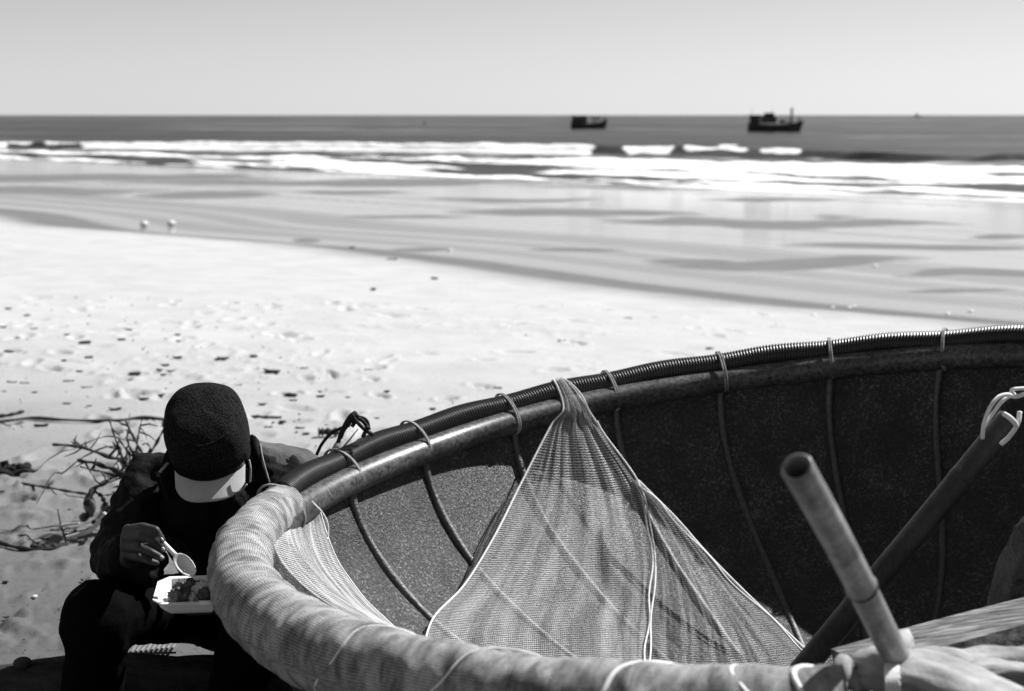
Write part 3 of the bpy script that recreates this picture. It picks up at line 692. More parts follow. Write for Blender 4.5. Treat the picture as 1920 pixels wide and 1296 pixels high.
roll('fold', [at(1780, 1275, 1.84), at(1850, 1268, 1.86), at(1930, 1275, 1.88), at(2000, 1275, 1.9)], [.016, .030, .034, .04], TARP, cl, .6, 30, .5, 8)
roll('knot', [at(1650, 1262, 1.87), at(1668, 1228, 1.86), at(1688, 1205, 1.88), at(1700, 1225, 1.90), at(1708, 1250, 1.90)], [.030, .027, .020, .015, .012], TARP, cl, .8, 24, .4, 12)
roll('fold', [at(1572, 1296, 1.82), at(1576, 1262, 1.82), at(1584, 1240, 1.84), at(1600, 1262, 1.84), at(1620, 1296, 1.82)], [.014, .013, .012, .010, .014], TARP, cl, .7, 20, .4, 15)
st = empty('webbing_strap', at(1675, 1262, 1.80), 'woven pale webbing strap hanging beneath the cloth knot', 'strap')
V = []
S = spline([at(1672, 1245, 1.80), at(1672, 1262, 1.775), at(1674, 1300, 1.765), at(1675, 1380, 1.80)], 40)
for i, q in enumerate(S):
    for j in range(9):
        for lay in (0, 1): pass
        V.append(q + Vector(((j / 8 - .5) * .020, -.0016 * ((i // 2 + j) % 2), 0)))
o = pyd('strap', V, [tuple(f) for f in gridfaces(40, 9).tolist()], ROPE_WHITE, st, False); md = o.modifiers.new('thick', 'SOLIDIFY'); md.thickness = .002

sk = empty('plastic_sack', at(1935, 1120, 2.75), 'wrinkled clouded plastic sack lying at the right edge of boat', 'sack')
bm = bmesh.new(); bmesh.ops.create_icosphere(bm, subdivisions=5, radius=1); c = at(1968, 1045, 2.62)
for q in bm.verts:
    d = q.co.normalized(); f = 1 + .10 * mnoise.noise(d * 3) + .05 * mnoise.noise(d * 8) + .035 * abs(mnoise.noise(Vector((d.x * 5, d.y * 5, d.z * 22))))
    q.co = Vector((d.x * .105, d.y * .10, 0)) * f * (1 + .15 * max(0, -d.z)) + Vector((0, 0, math.copysign(abs(d.z) ** .85, d.z) * .30 * (1 + .3 * (f - 1)))) + c - Vector((0, 0, .195))
bmo('sack_body', bm, BAG, sk); tube('sack_neck', spline([c + Vector((0, 0, .09)), c + Vector((.01, 0, .115)), c + Vector((.02, .01, .135))], 8), [.03, .014, .022, .026, .03, .028, .025, .02], BAG, sk, 14)

# ================================================================ THE MAN
man = empty('person', (at(380, 1200, 3.4).x, 3.4, 0), 'man in black jacket and knit cap sitting bowed, eating with a spoon', 'person')
J = dict(
    pelvis=at(420, 1135, 3.58), belly=at(432, 1065, 3.54), chest=at(418, 960, 3.47), neck=at(410, 880, 3.40),
    headc=at(393, 830, 3.27), shR=at(283, 905, 3.42), shL=at(553, 900, 3.46), elR=at(222, 1050, 3.26), elL=at(560, 1085, 3.36),
    wrR=at(246, 1044, 3.07), wrL=at(430, 1120, 3.06), hipR=at(352, 1138, 3.50), hipL=at(470, 1138, 3.52), knR=at(184, 1152, 3.0), knL=at(480, 1150, 3.02),
    anR=at(180, 1600, 3.16), anL=at(430, 1600, 3.14))
for q in ('anR', 'anL'): J[q].z = .10
# head frame
HF = Vector((.10, -.74, -.66)).normalized(); HR = Vector((-1, -.13, -.13)); HR = (HR - HF * HR.dot(HF)).normalized(); HU = HR.cross(HF).normalized()
if HU.z < 0: HU = -HU
HC = J['headc']
def hd(x, f, u): return HC + HR * x + HF * f + HU * u
def remesh(o, vox, smooth=4, fac=.5):
    m = o.modifiers.new('skin', 'REMESH'); m.mode = 'VOXEL'; m.voxel_size = vox; m.use_smooth_shade = True
    if smooth: s_ = o.modifiers.new('smooth', 'SMOOTH'); s_.iterations = smooth; s_.factor = fac
bm = bmesh.new(); cp = lambda a, ra, b, rb: capsule(bm, a, ra, b, rb)
def ell(c, ax): # axis-aligned to head frame
    M_ = Matrix(((HR.x * ax[0], HF.x * ax[1], HU.x * ax[2], c.x), (HR.y * ax[0], HF.y * ax[1], HU.y * ax[2], c.y), (HR.z * ax[0], HF.z * ax[1], HU.z * ax[2], c.z), (0, 0, 0, 1))); ball(bm, M_)
ell(hd(0, -.01, .03), (.074, .094, .088)); ell(hd(0, .03, -.045), (.058, .06, .07)); cp(hd(0, .065, -.095), .026, hd(0, .05, -.08), .035)   # skull, face, chin
cp(hd(0, .088, .012), .009, hd(0, .108, -.028), .014)                                                   # nose
for s_ in (-1, 1):
    cp(hd(s_ * .012, .095, -.032), .009, hd(s_ * .005, .095, -.03), .01); cp(hd(s_ * .016, .082, .022), .012, hd(s_ * .048, .07, .022), .011)   # nostril, brow
    ell(hd(s_ * .032, .072, .004), (.014, .013, .011)); ell(hd(s_ * .074, -.015, -.01), (.010, .020, .033)); ell(hd(s_ * .045, .045, -.03), (.022, .03, .022))
cp(hd(-.02, .080, -.060), .007, hd(.02, .080, -.060), .007); cp(hd(-.018, .078, -.072), .007, hd(.018, .078, -.072), .007)   # lips
cp(J['neck'], .062, hd(0, -.04, -.05), .056)
cp(J['neck'], .07, J['chest'], .13); cp(J['chest'], .13, J['belly'], .11); cp(J['belly'], .11, J['pelvis'], .11)
for s_ in ('R', 'L'):
    cp(J['neck'], .06, J['sh' + s_], .058); cp(J['chest'], .11, J['sh' + s_], .058)
    cp(J['sh' + s_], .052, J['el' + s_], .041); cp(J['el' + s_], .040, J['wr' + s_], .028)
    cp(J['pelvis'], .095, J['hip' + s_], .08); cp(J['hip' + s_], .075, J['kn' + s_], .056); cp(J['kn' + s_], .056, J['an' + s_], .038)
    ft = J['an' + s_] + Vector((.0, -.15, -.055)); cp(J['an' + s_] + Vector((0, .04, -.05)), .036, J['an' + s_], .036); cp(J['an' + s_] + Vector((0, 0, -.04)), .04, ft, .03)
# right hand closed on the spoon
fing = [[(240, 993, 3.005), (268, 988, 2.965), (292, 994, 2.945), (304, 1012, 2.945)], [(236, 1008, 3.0), (268, 1006, 2.955), (291, 1015, 2.937), (306, 1030, 2.940)],
        [(235, 1023, 3.005), (263, 1028, 2.962), (284, 1036, 2.945), (303, 1046, 2.950)], [(237, 1040, 3.012), (262, 1046, 2.98), (280, 1052, 2.965), (294, 1056, 2.97)]]
fr = [(.0115, .0105, .0095, .0080), (.012, .011, .0098, .0082), (.0115, .0105, .0094, .0080), (.0105, .0095, .0085, .0072)]
for F_, R_ in zip(fing, fr):
    pp = [at(*q) for q in F_]; cp(J['wrR'], .021, pp[0], .0125)
    for a in range(3): cp(pp[a], R_[a], pp[a + 1], R_[a + 1])
    cp(pp[0], .013, pp[0].lerp(J['wrR'], .3), .015)
tp = [J['wrR'] + Vector((.006, -.01, .004)), at(262, 1030, 3.02), at(286, 1024, 2.995), at(302, 1019, 2.970)]
for a in range(3): cp(tp[a], (.017, .0125, .011)[a], tp[a + 1], (.0125, .011, .009)[a])
# left hand under the tray
pb = at(400, 1135, 2.99); cp(J['wrL'], .026, pb, .022)
for i in range(4):
    q0 = pb + Vector((.0 - i * .004, -.03 + i * .022, 0)); q1 = q0 + Vector((-.045, -.004, -.002)); q2 = q1 + Vector((-.028, 0, .006)); cp(pb, .016, q0, .011); cp(q0, .011, q1, .0095); cp(q1, .0095, q2, .0075)
cp(pb, .016, pb + Vector((.01, -.05, .02)), .012); cp(pb + Vector((.01, -.05, .02)), .012, pb + Vector((-.01, -.07, .042)), .009)
body = bmo('body', bm, SKIN, man); remesh(body, .0042, 3)
# finger nails
for F_ in fing[:3]:
    e_ = at(*F_[3]); d_ = (at(*F_[3]) - at(*F_[2])).normalized(); bm = bmesh.new(); ball(bm, Matrix.Translation(e_ + Vector((0, -.0055, .004)) + d_ * .002) @ d_.to_track_quat('X', 'Z').to_matrix().to_4x4() @ Matrix.Diagonal((.0055, .0040, .0035, 1))); bmo('fingernail', bm, simple('nail', .40, .3, .05, 20, 0), man)
# short hair at the nape
bm = bmesh.new(); ell(hd(0, -.03, .0), (.077, .082, .075)); hair = bmo('hair', bm, HAIRM, man)
# jacket
bm = bmesh.new()
cp(J['neck'] + Vector((0, .03, -.03)), .09, J['chest'] + Vector((0, .0, 0)), .175); cp(J['chest'], .170, J['belly'], .135); cp(J['belly'], .135, J['pelvis'] + Vector((0, 0, .01)), .135)
for s_, sg in (('R', -1), ('L', 1)):
    sh = J['sh' + s_]; elb = J['el' + s_]; wr = J['wr' + s_]
    cp(J['neck'] + Vector((0, .03, -.02)), .075, sh, .072); cp(J['chest'], .16, sh, .075); cp(sh, .078, elb, .064); cp(elb, .066, wr + (elb - wr) * .18, .050)
    cp(J['chest'] + Vector((0, .06, .02)), .14, sh + Vector((0, .03, -.02)), .07)
e0 = J['elR']; cp(e0, .062, at(275, 1066, 3.10), .040); cp(at(275, 1066, 3.10), .040, at(288, 1050, 3.12), .030); cp(e0 + Vector((0, 0, .01)), .06, at(225, 1062, 3.20), .062)
jk = bmo('jacket', bm, JACKET, man); remesh(jk, .009, 6)
def disp(o, size, strength, depth=3):
    tx = bpy.data.textures.new('folds', 'CLOUDS'); tx.noise_scale = size; tx.noise_depth = depth
    m = o.modifiers.new('folds', 'DISPLACE'); m.texture = tx; m.strength = strength; m.mid_level = .5; m.texture_coords = 'LOCAL'
disp(jk, .09, .045); disp(jk, .035, .018)
# collar, yoke seam, zip edges and cords
S = spline([at(486, 826, 3.36), at(492, 860, 3.30), at(503, 900, 3.26), at(512, 930, 3.25)], 24); V = []
for i, q in enumerate(S):
    for j in range(6): V.append(q + Vector((-.05, .045, .01)) * (j / 5) * (1 - .3 * i / 23) + Vector((0, .0, .008 * math.sin(j))))
o = pyd('collar', V, [tuple(f) for f in gridfaces(24, 6).tolist()], JACKET, man); o.modifiers.new('t', 'SOLIDIFY').thickness = .006
tube('collar_edge', [q + Vector((.002, -.004, .002)) for q in S[2:18]], .0016, ROPE_PALE, man, 6)
S2 = spline([at(318, 838, 3.36), at(305, 865, 3.30), at(300, 900, 3.26), at(312, 940, 3.25)], 24); V = []
for i, q in enumerate(S2):
    for j in range(6): V.append(q + Vector((.05, .045, .01)) * (j / 5) * (1 - .3 * i / 23))
o = pyd('collar', V, [tuple(f) for f in gridfaces(24, 6).tolist()], JACKET, man); o.modifiers.new('t', 'SOLIDIFY').thickness = .006
JACKET_LIT = simple('sunlit_jacket_yoke', .09, .8, .45, 14, .5, 45, .008, .15)  # paler cloth paints sunlight onto his left shoulder
bm = bmesh.new(); cp(J['neck'] + Vector((.03, .05, .000)), .074, J['shL'] + Vector((.005, .012, .008)), .072); yk = bmo('shoulder_yoke', bm, JACKET_LIT, man); remesh(yk, .008, 4); disp(yk, .05, .014)
tube('drawcord', spline([at(467, 862, 3.22), at(470, 880, 3.21), at(469, 905, 3.21)], 14), .0024, ROPE_PALE, man, 6)
tube('drawcord', spline([at(463, 908, 3.21), at(455, 918, 3.20), at(440, 928, 3.20)], 14), .0022, ROPE_PALE, man, 6)
tube('drawcord', spline([at(315, 868, 3.23), at(308, 876, 3.22), at(300, 885, 3.22)], 10), .0040, ROPE_PALE, man, 6)
# trousers
bm = bmesh.new(); cp(J['pelvis'], .125, J['belly'] + Vector((0, 0, -.06)), .12)
for s_ in ('R', 'L'):
    cp(J['pelvis'], .115, J['hip' + s_], .095); cp(J['hip' + s_], .092, J['kn' + s_], .078); cp(J['kn' + s_], .080, J['an' + s_] + Vector((0, 0, .02)), .062)
tr = bmo('trousers', bm, TROUSER, man); remesh(tr, .010, 6); disp(tr, .10, .024)
for s_ in ('R', 'L'):
    bm = bmesh.new(); a_ = J['an' + s_]; capsule(bm, a_ + Vector((0, .05, -.055)), .044, a_ + Vector((0, -.16, -.062)), .040); q = bmo('shoe', bm, TROUSER, man)
# cap
def sq(x, e=.80): return math.copysign(abs(x) ** e, x)
def capring(f, ax, fy, cz): return [hd(ax * sq(math.sin(a)), fy * sq(math.cos(a)) + f, cz) for a in [2 * math.pi * i / 48 for i in range(48)]]
prof = [(-.070, .078, .088, -.022), (-.045, .088, .098, -.016), (-.015, .0925, .106, -.008), (.02, .0945, .108, -.004), (.055, .0945, .106, -.002), (.085, .0925, .101, -.004), (.106, .085, .093, -.007), (.122, .068, .076, -.010), (.130, .042, .050, -.012), (.132, .012, .016, -.012)]
V = []
for (uz, ax, fy, f0) in prof:
    for i, q in enumerate(capring(f0, ax, fy, uz)):
        a = 2 * math.pi * i / 48; front = max(0, math.cos(a))
        lift = (.045 * front if uz < 0 else .018 * front if uz < .02 else 0) * (1 if uz < .02 else 0)
        V.append(q + HU * lift + HU * .004 * mnoise.noise(q * 22) + (q - HC).normalized() * .004 * mnoise.noise(q * 30))
F = [tuple(f) for f in gridfaces(len(prof), 48, True).tolist()] + [tuple(range((len(prof) - 1) * 48, len(prof) * 48))]
crown = pyd('cap', V, F, KNIT, man); sbm = crown.modifiers.new('sub', 'SUBSURF'); sbm.levels = 1; sbm.render_levels = 2; crown.modifiers.new('t', 'SOLIDIFY').thickness = -.004
# panel seams on the crown
for a0, a1, uu in ((-1.2, .6, .109),):
    tube('cap_seam', [hd(.080 * math.sin(a), .090 * math.cos(a) - .004, uu - .02 * (a > .1) * (a - .1)) for a in np.linspace(a0, a1 + .8, 30)], .0022, KNIT, crown, 6)
# ribbed band over the brim
for i in range(34):
    a = -1.05 + 2.1 * i / 33
    pts = [hd((.0945 + d_) * math.sin(a + sk_), (.1085 + d_) * math.cos(a + sk_) - .006, uu) for uu, d_, sk_ in ((-.004, .003, 0), (.008, .006, .015), (.020, .006, .03), (.030, .002, .04))]
    tube('knit_rib', pts, .0028, KNIT, crown, 5)
# brim
V = []
nu_, nv_ = 30, 10
for lay in (0, 1):
    for i in range(nu_):
        a = -1.0 + 2.0 * i / (nu_ - 1)
        for j in range(nv_):
            t = j / (nv_ - 1); x = .094 * sq(math.sin(a)) * (1 + .02 * t); y0 = .107 * sq(math.cos(a)) - .006
            ext = .056 * (max(0, math.cos(a * .95)) ** .35) * (1 - .10 * (a / 1.0) ** 4)
            V.append(hd(x * (1 - .04 * t), y0 * (1 - t) + t * (y0 + ext), .000 - .20 * (x ** 2) / .09 - .012 * t - lay * .004))
m_ = nu_ * nv_; F = [tuple(f) for f in gridfaces(nu_, nv_).tolist()] + [tuple(f[::-1] + m_) for f in gridfaces(nu_, nv_)]
for lst in ([i * nv_ + nv_ - 1 for i in range(nu_)], list(range(nv_)), [(nu_ - 1) * nv_ + j for j in range(nv_)]):
    for x, y in zip(lst, lst[1:]): F.append((x, y, y + m_, x + m_))
bm = bmesh.new(); me = bpy.data.meshes.new('t'); me.from_pydata([tuple(q) for q in V], [], F); bm.from_mesh(me); br = bmo('brim', bm, BRIM, crown)
for s_ in (-1, 1):
    V = []
    for i in range(8):
        for j in range(10):
            a = s_ * (1.15 + .9 * i / 7); u = -.05 - .075 * j / 9 * math.sin(math.pi * (i + .5) / 8) ** .5; V.append(hd(.086 * math.sin(a), .092 * math.cos(a) - .012, u))
    o = pyd('ear_flap', V, [tuple(f) for f in gridfaces(8, 10).tolist()], KNIT, crown); o.modifiers.new('t', 'SOLIDIFY').thickness = .006

# spoon and food tray
sp = empty('spoon', at(305, 1015, 2.955), 'white plastic spoon held in the man\'s right hand', 'spoon')
A = at(292, 1002, 2.955); B = at(329, 1048, 2.925); Cc = at(364, 1078, 2.905); V = []; n = 40
ax = (Cc - A); L = ax.length; ax.normalize(); sdv = ax.cross(Vector((0, -.8, .6))).normalized(); upv = sdv.cross(ax).normalized()
if upv.y > 0: upv = -upv
for i in range(n):
    t = i / (n - 1)
    hw = .0042 + .0015 * t if t < .52 else .005 + .0115 * math.sin(min(1, (t - .52) / .48) ** .85 * math.pi) ** .62
    if t == 1: hw = .001
    dep = 0 if t < .55 else .009 * math.sin((t - .55) / .45 * math.pi)
    for j in range(9):
        w_ = (j / 8 - .5) * 2; V.append(A + ax * (L * t) + sdv * hw * w_ - upv * dep * (1 - w_ * w_) + upv * (.002 * (1 - w_ * w_) if t < .5 else 0))
o = pyd('spoon_bowl_and_handle', V, [tuple(f) for f in gridfaces(n, 9).tolist()], PLASTIC, sp); o.modifiers.new('t', 'SOLIDIFY').thickness = .0014
bm = bmesh.new(); ball(bm, Matrix.Translation(at(345, 1071, 2.90)) @ Matrix.Diagonal((.003, .003, .003, 1))); bmo('food_speck', bm, FOOD_DARK, sp)

ty = empty('food_tray', at(352, 1130, 2.95), 'white polystyrene food tray of rice and meat on the man\'s lap', 'tray')
c0 = at(362, 1122, 2.93); fx = Vector((.99, .10, 0)).normalized(); fy = Vector((-.10, .98, 0)); fz = Vector((0, -.16, .99)).normalized(); fy = (fy - fz * fy.dot(fz)).normalized()
def rrect(hx, hy, ch, z, n=6):
    pts = [(hx, hy - ch), (hx - ch, hy), (-hx + ch, hy), (-hx, hy - ch), (-hx, -hy + ch), (-hx + ch, -hy), (hx - ch, -hy), (hx, -hy + ch)]; out = []
    for (x, y), (x2, y2) in zip(pts, pts[1:] + pts[:1]):
        for q in range(n): out.append(c0 + fx * (x + (x2 - x) * q / n) + fy * (y + (y2 - y) * q / n) + fz * z)
    return out
rings = [rrect(.058, .042, .016, -.012), rrect(.064, .048, .018, -.004), rrect(.072, .056, .020, .016), rrect(.078, .062, .022, .018), rrect(.078, .062, .022, .022), rrect(.070, .054, .020, .021), rrect(.062, .046, .018, .000), rrect(.056, .040, .016, -.006)]
V = [q for r_ in rings for q in r_]; F = [tuple(f) for f in gridfaces(8, 48, True).tolist()] + [tuple(range(47, -1, -1)), tuple(range(7 * 48, 8 * 48))]
pyd('tray', V, F, FOAMW, ty, False)
def lump(name, ox, oy, oz, sx, sy, sz, mat, seed, rough_=.3):
    bm = bmesh.new(); bmesh.ops.create_icosphere(bm, subdivisions=4, radius=1)
    for q in bm.verts:
        d = q.co.normalized(); f = 1 + rough_ * mnoise.noise(d * 3.2 + Vector((seed, 0, 0))) + rough_ * .7 * mnoise.noise(d * 9 + Vector((0, seed, 0)))
        q.co = c0 + fx * (ox + d.x * sx * f) + fy * (oy + d.y * sy * f) + fz * (oz + d.z * sz * f)
    return bmo(name, bm, mat, ty)
lump('meat_piece', -.022, -.018, .012, .026, .020, .022, FOOD_DARK, 1); lump('meat_piece', -.012, .018, .018, .028, .018, .018, FOOD_DARK, 2); lump('rice', .020, .010, .010, .036, .034, .020, FOOD_RICE, 3, .25)
lump('meat_piece', .028, -.018, .014, .018, .016, .018, FOOD_DARK, 5); lump('rice', .002, -.020, .008, .014, .018, .016, FOOD_RICE, 6, .4)
# boxed lid corner tab
pyd('tray_tab', [c0 + fx * x + fy * y + fz * z for x, y, z in ((.02, -.060, .0235), (.06, -.060, .0235), (.06, -.072, .021), (.024, -.072, .021))], [(0, 1, 2, 3)], FOAMW, ty).modifiers.new('t', 'SOLIDIFY').thickness = .003

# log he sits on, and a slatted mat behind it
lg = empty('log', at(200, 1300, 3.4), 'dark charred log lying on the sand beneath the seated man', 'log')
S = spline([at(-260, 1330, 3.25), at(0, 1308, 3.3), at(200, 1292, 3.35), at(420, 1282, 3.42), at(700, 1275, 3.5)], 70); V = []; ns = 40
for i, q in enumerate(S):
    for k_ in range(ns):
        a = 2 * math.pi * k_ / ns; d = Vector((0, math.cos(a), math.sin(a))); rr_ = .078 + .012 * mnoise.noise(Vector((q.x * 4, math.cos(a) * 2, math.sin(a) * 2))) + .008 * mnoise.noise(Vector((q.x * 8, math.cos(a) * 9, math.sin(a) * 9)))
        V.append(q + d * rr_)
pyd('trunk', V, [tuple(f) for f in gridfaces(70, ns, True).tolist()] + [tuple(range(ns - 1, -1, -1)), tuple(range(69 * ns, 70 * ns))], BARK, lg)
bm = bmesh.new(); ball(bm, Matrix.Translation(at(42, 1243, 3.3)) @ Matrix.Diagonal((.022, .022, .014, 1))); bmo('knot', bm, BARK, lg)
for x_, r_ in ((at(60, 1340, 3.32), .075), (at(480, 1320, 3.44), .075)):   # short log chunks carrying it
    z0 = -.02; e_ = empty('log_block', (x_.x, x_.y, 0), 'short dark log block propping up the charred log' + (' at left' if x_.x < -1 else ' near the boat'), 'log')
    tube('block', [(x_.x, x_.y - .14, .085), (x_.x + .01, x_.y + .16, .085)], .085 + .0, BARK, e_, 18)
SLATM = simple('grey_slat', .16, .9, .3, 40, .4, 150, .003)
ms = empty('slatted_mat', at(290, 1222, 3.6), 'pale mat of thin bamboo slats behind the seat log', 'mat')
for i in range(11):
    a = at(222 + i * 9, 1231, 3.50); b = at(240 + i * 9, 1206, 3.72); tube('slat', [a, b], .0042, SLATM, ms, 6)
tube('slat_binding', [at(215, 1226, 3.55), at(330, 1224, 3.56)], .003, TWIG, ms, 6)

# ================================================================ DRIFTWOOD AND LITTER ON THE SAND
Z = lambda x, y: (x / 4.048, 740 + y / 4.048)
br_ = empty('driftwood_branch', at(215, 990, 5.3), 'tangled dead driftwood branch with thin twigs behind the man\'s arm', 'branch')
BR_ = [([(395, 375), (480, 375), (600, 395), (760, 445), (870, 480), (960, 485)], .0085, 5.35, .10), ([(600, 505), (720, 515), (830, 550), (930, 590), (1040, 600)], .011, 5.2, -.05), ([(610, 545), (740, 580), (870, 605), (1010, 625)], .005, 5.15, .05),
       ([(280, 580), (360, 500), (470, 430), (560, 410), (640, 370), (760, 330), (850, 315), (960, 345)], .0026, 5.3, .15), ([(275, 830), (340, 715), (360, 660), (415, 590), (480, 590), (590, 505), (680, 450), (780, 405), (870, 395)], .0034, 5.1, .2),
       ([(930, 600), (820, 650), (730, 715), (640, 830)], .011, 5.2, -.1), ([(830, 185), (870, 310), (955, 540)], .0046, 5.35, 0), ([(958, 200), (1040, 370), (1110, 500)], .0055, 5.3, 0), ([(1085, 180), (1050, 300), (1030, 450)], .0040, 5.4, 0), ([(985, 140), (978, 200), (960, 330)], .0015, 5.4, 0),
       ([(855, 355), (900, 440), (960, 520)], .006, 5.25, 0), ([(890, 320), (980, 440), (1060, 530)], .0055, 5.3, 0), ([(965, 330), (1000, 430), (1030, 500)], .006, 5.3, 0), ([(1250, 250), (1200, 350), (1120, 470), (1050, 545)], .0075, 5.5, 0),
       ([(980, 690), (870, 810), (790, 900)], .0060, 5.15, 0), ([(960, 500), (950, 620), (930, 700), (860, 800)], .0060, 5.2, 0), ([(1000, 640), (900, 600), (1060, 480)], .008, 5.3, 0), ([(880, 700), (940, 690), (990, 640)], .005, 5.2, 0), ([(1080, 380), (1110, 370), (1140, 410), (1100, 470)], .004, 5.35, 0), ([(720, 730), (780, 770), (800, 830)], .009, 5.15, 0), ([(690, 960), (760, 975), (860, 960), (960, 930)], .012, 5.12, 0), ([(770, 760), (860, 755), (930, 720)], .004, 5.2, 0)]
for i, (pl, r, Y, dY) in enumerate(BR_):
    m = len(pl); pts = [at(*Z(*q), Y + dY * (j / (m - 1) - .5) * 2) for j, q in enumerate(pl)]; S = spline(pts, 24)
    S = [q + Vector((mnoise.noise(q * 14), mnoise.noise(q * 14 + Vector((5, 0, 0))), mnoise.noise(q * 14 + Vector((0, 5, 0))))) * r * 1.0 for q in S]
    thin = [1.35 * r * (.75 + .25 * math.sin(j * .9 + i)) * (.55 + .45 * j / 23) for j in range(24)]
    tube('twig', S, thin, TWIG, br_, 7)
rt = random.Random(21)
for i in range(60):
    pl, r, Y, dY = BR_[rt.choice([0, 1, 1, 2, 5, 6, 7, 8, 10, 11, 11, 12, 13, 14, 15, 16, 20])]; m = len(pl); j = rt.randrange(m - 1); q = (rt.random()); x = pl[j][0] + (pl[j + 1][0] - pl[j][0]) * q; y = pl[j][1] + (pl[j + 1][1] - pl[j][1]) * q
    a = at(*Z(x, y), Y); an = rt.uniform(0, 6.28); L_ = rt.uniform(.02, .085); b = a + Vector((math.cos(an) * L_, rt.uniform(-.05, .05), math.sin(an) * L_)); c_ = a.lerp(b, .5) + Vector((rt.uniform(-.008, .008), 0, rt.uniform(-.008, .008)))
    w_ = rt.uniform(.0018, .006); tube('twig', [a, c_, b], [w_, w_ * .9, w_ * .35], TWIG, br_, 5)
for pl, r, Y in (([(800, 900), (740, 980), (690, 1025), (640, 1050), (480, 1095)], .0085, 5.05), ([(965, 560), (955, 620)], .005, 5.15), ([(430, 1000), (520, 985), (600, 975)], .005, 5.0)):
    tube('bleached_twig', spline([at(*Z(*q), Y) for q in pl], 20), r, TWIG_PALE, br_, 7)
for cx, cy, w_, h_, lean in ((680, 840, 45, 90, .2), (640, 930, 40, 35, -.3), (800, 860, 30, 40, .1), (850, 900, 50, 35, .4)):
    V = []
    for i in range(9):
        for j in range(5):
            u = i / 8; q = (j / 4 - .5) * 2; wd = math.sin(math.pi * (.08 + .84 * u)); x = cx + q * w_ * wd + lean * (u - .5) * h_; y = cy - h_ + 2 * h_ * u
            V.append(at(*Z(x, y), 5.15 + .03 * q * q + .02 * math.sin(u * 6 + cx)))
    o = pyd('dry_leaf', V, [tuple(f) for f in gridfaces(9, 5).tolist()], LEAF, br_); o.modifiers.new('t', 'SOLIDIFY').thickness = .002

def ground_px(px, py, up=0.0):
    Y = 4.0
    for _ in range(40):
        p_ = at(px, py, Y); g_ = ground_at(p_.x, p_.y); Y = Y + ( (p_.z - g_) / max((CAMZ - p_.z) / Y, .01)) * .8; Y = max(1, min(Y, 160))
    p_ = at(px, py, Y); return Vector((p_.x, p_.y, ground_at(p_.x, p_.y) + up))
def stick(pl, r, label, mat=TWIG, up=.008, cat='stick', grp='loose sticks on the sand'):
    pts = [ground_px(*q, up=up) for q in pl]; e_ = empty('driftwood_stick', pts[0], label, cat, grp)
    S = spline(pts, 30); tube('stem', [q + Vector((0, 0, r * .6 + .004 * mnoise.noise(q * 6))) for q in S], [r * (.8 + .25 * math.sin(i * .8)) for i in range(30)], mat, e_, 7); return e_
stick([(-30, 803), (20, 793), (62, 789), (120, 792), (185, 795), (230, 792), (270, 788), (320, 793)], .010, 'long thin stick lying on the sand behind the driftwood branch')
stick([(-20, 787), (15, 783), (45, 776)], .011, 'short stick at the left edge above the long thin stick')
stick([(37, 911), (86, 919), (130, 926), (165, 931)], .0065, 'straight thin stick on the sand left of the dry leaves')
stick([(-10, 1022), (32, 1033), (70, 1037), (104, 1033), (128, 1026)], .0095, 'dark crooked stick at left below the driftwood branch')
stick([(60, 1032), (80, 1035), (108, 1031)], .014, 'charred thick stub lying against the dark crooked stick')
stick([(597, 818), (610, 818), (636, 818)], .022, 'dark stub of driftwood beside the rope tied stake')
p0 = ground_px(128, 1027); e_ = empty('driftwood_stick', p0, 'thin twig standing upright in the sand at left', 'stick', 'loose sticks on the sand'); tube('stem', spline([p0 - Vector((0, 0, .02)), at(121, 1006, p0.y), at(114, 984, p0.y + .02), at(108, 955, p0.y + .02)], 16), [.005 - .0002 * i for i in range(16)], TWIG, e_, 7)
# rope-tied stake outside the far rim
sk_ = empty('stake', at(630, 880, 3.55), 'pale split bamboo stake bound with dark rope behind the rim', 'stake')
tube('cane', [at(612, 890, 3.5), at(640, 840, 3.56), at(668, 800, 3.6)], [.020, .021, .021], TWIG_PALE, sk_, 14)
tube('split', [at(622, 872, 3.475), at(645, 836, 3.53), at(671, 805, 3.575)], .0016, ROPE_DARK, sk_, 5)
for i, pl in enumerate(([(634, 830), (642, 805), (655, 786), (664, 778)], [(638, 822), (650, 796), (663, 784), (678, 788), (690, 802)], [(645, 806), (660, 788), (676, 783), (688, 790), (692, 806)], [(660, 780), (668, 790), (684, 806), (700, 816)], [(592, 856), (604, 832), (622, 812), (645, 800)], [(652, 800), (664, 774), (668, 786), (660, 800)], [(690, 800), (684, 812), (680, 820)], [(640, 812), (650, 790), (662, 776), (672, 782)], [(634, 828), (648, 800), (658, 790)])):
    tube('rope_turn', spline([at(x, y, 3.52 + .02 * (i % 3) ) for x, y in pl], 20), .0052 if i != 4 else .0042, ROPE_DARK, sk_, 7)

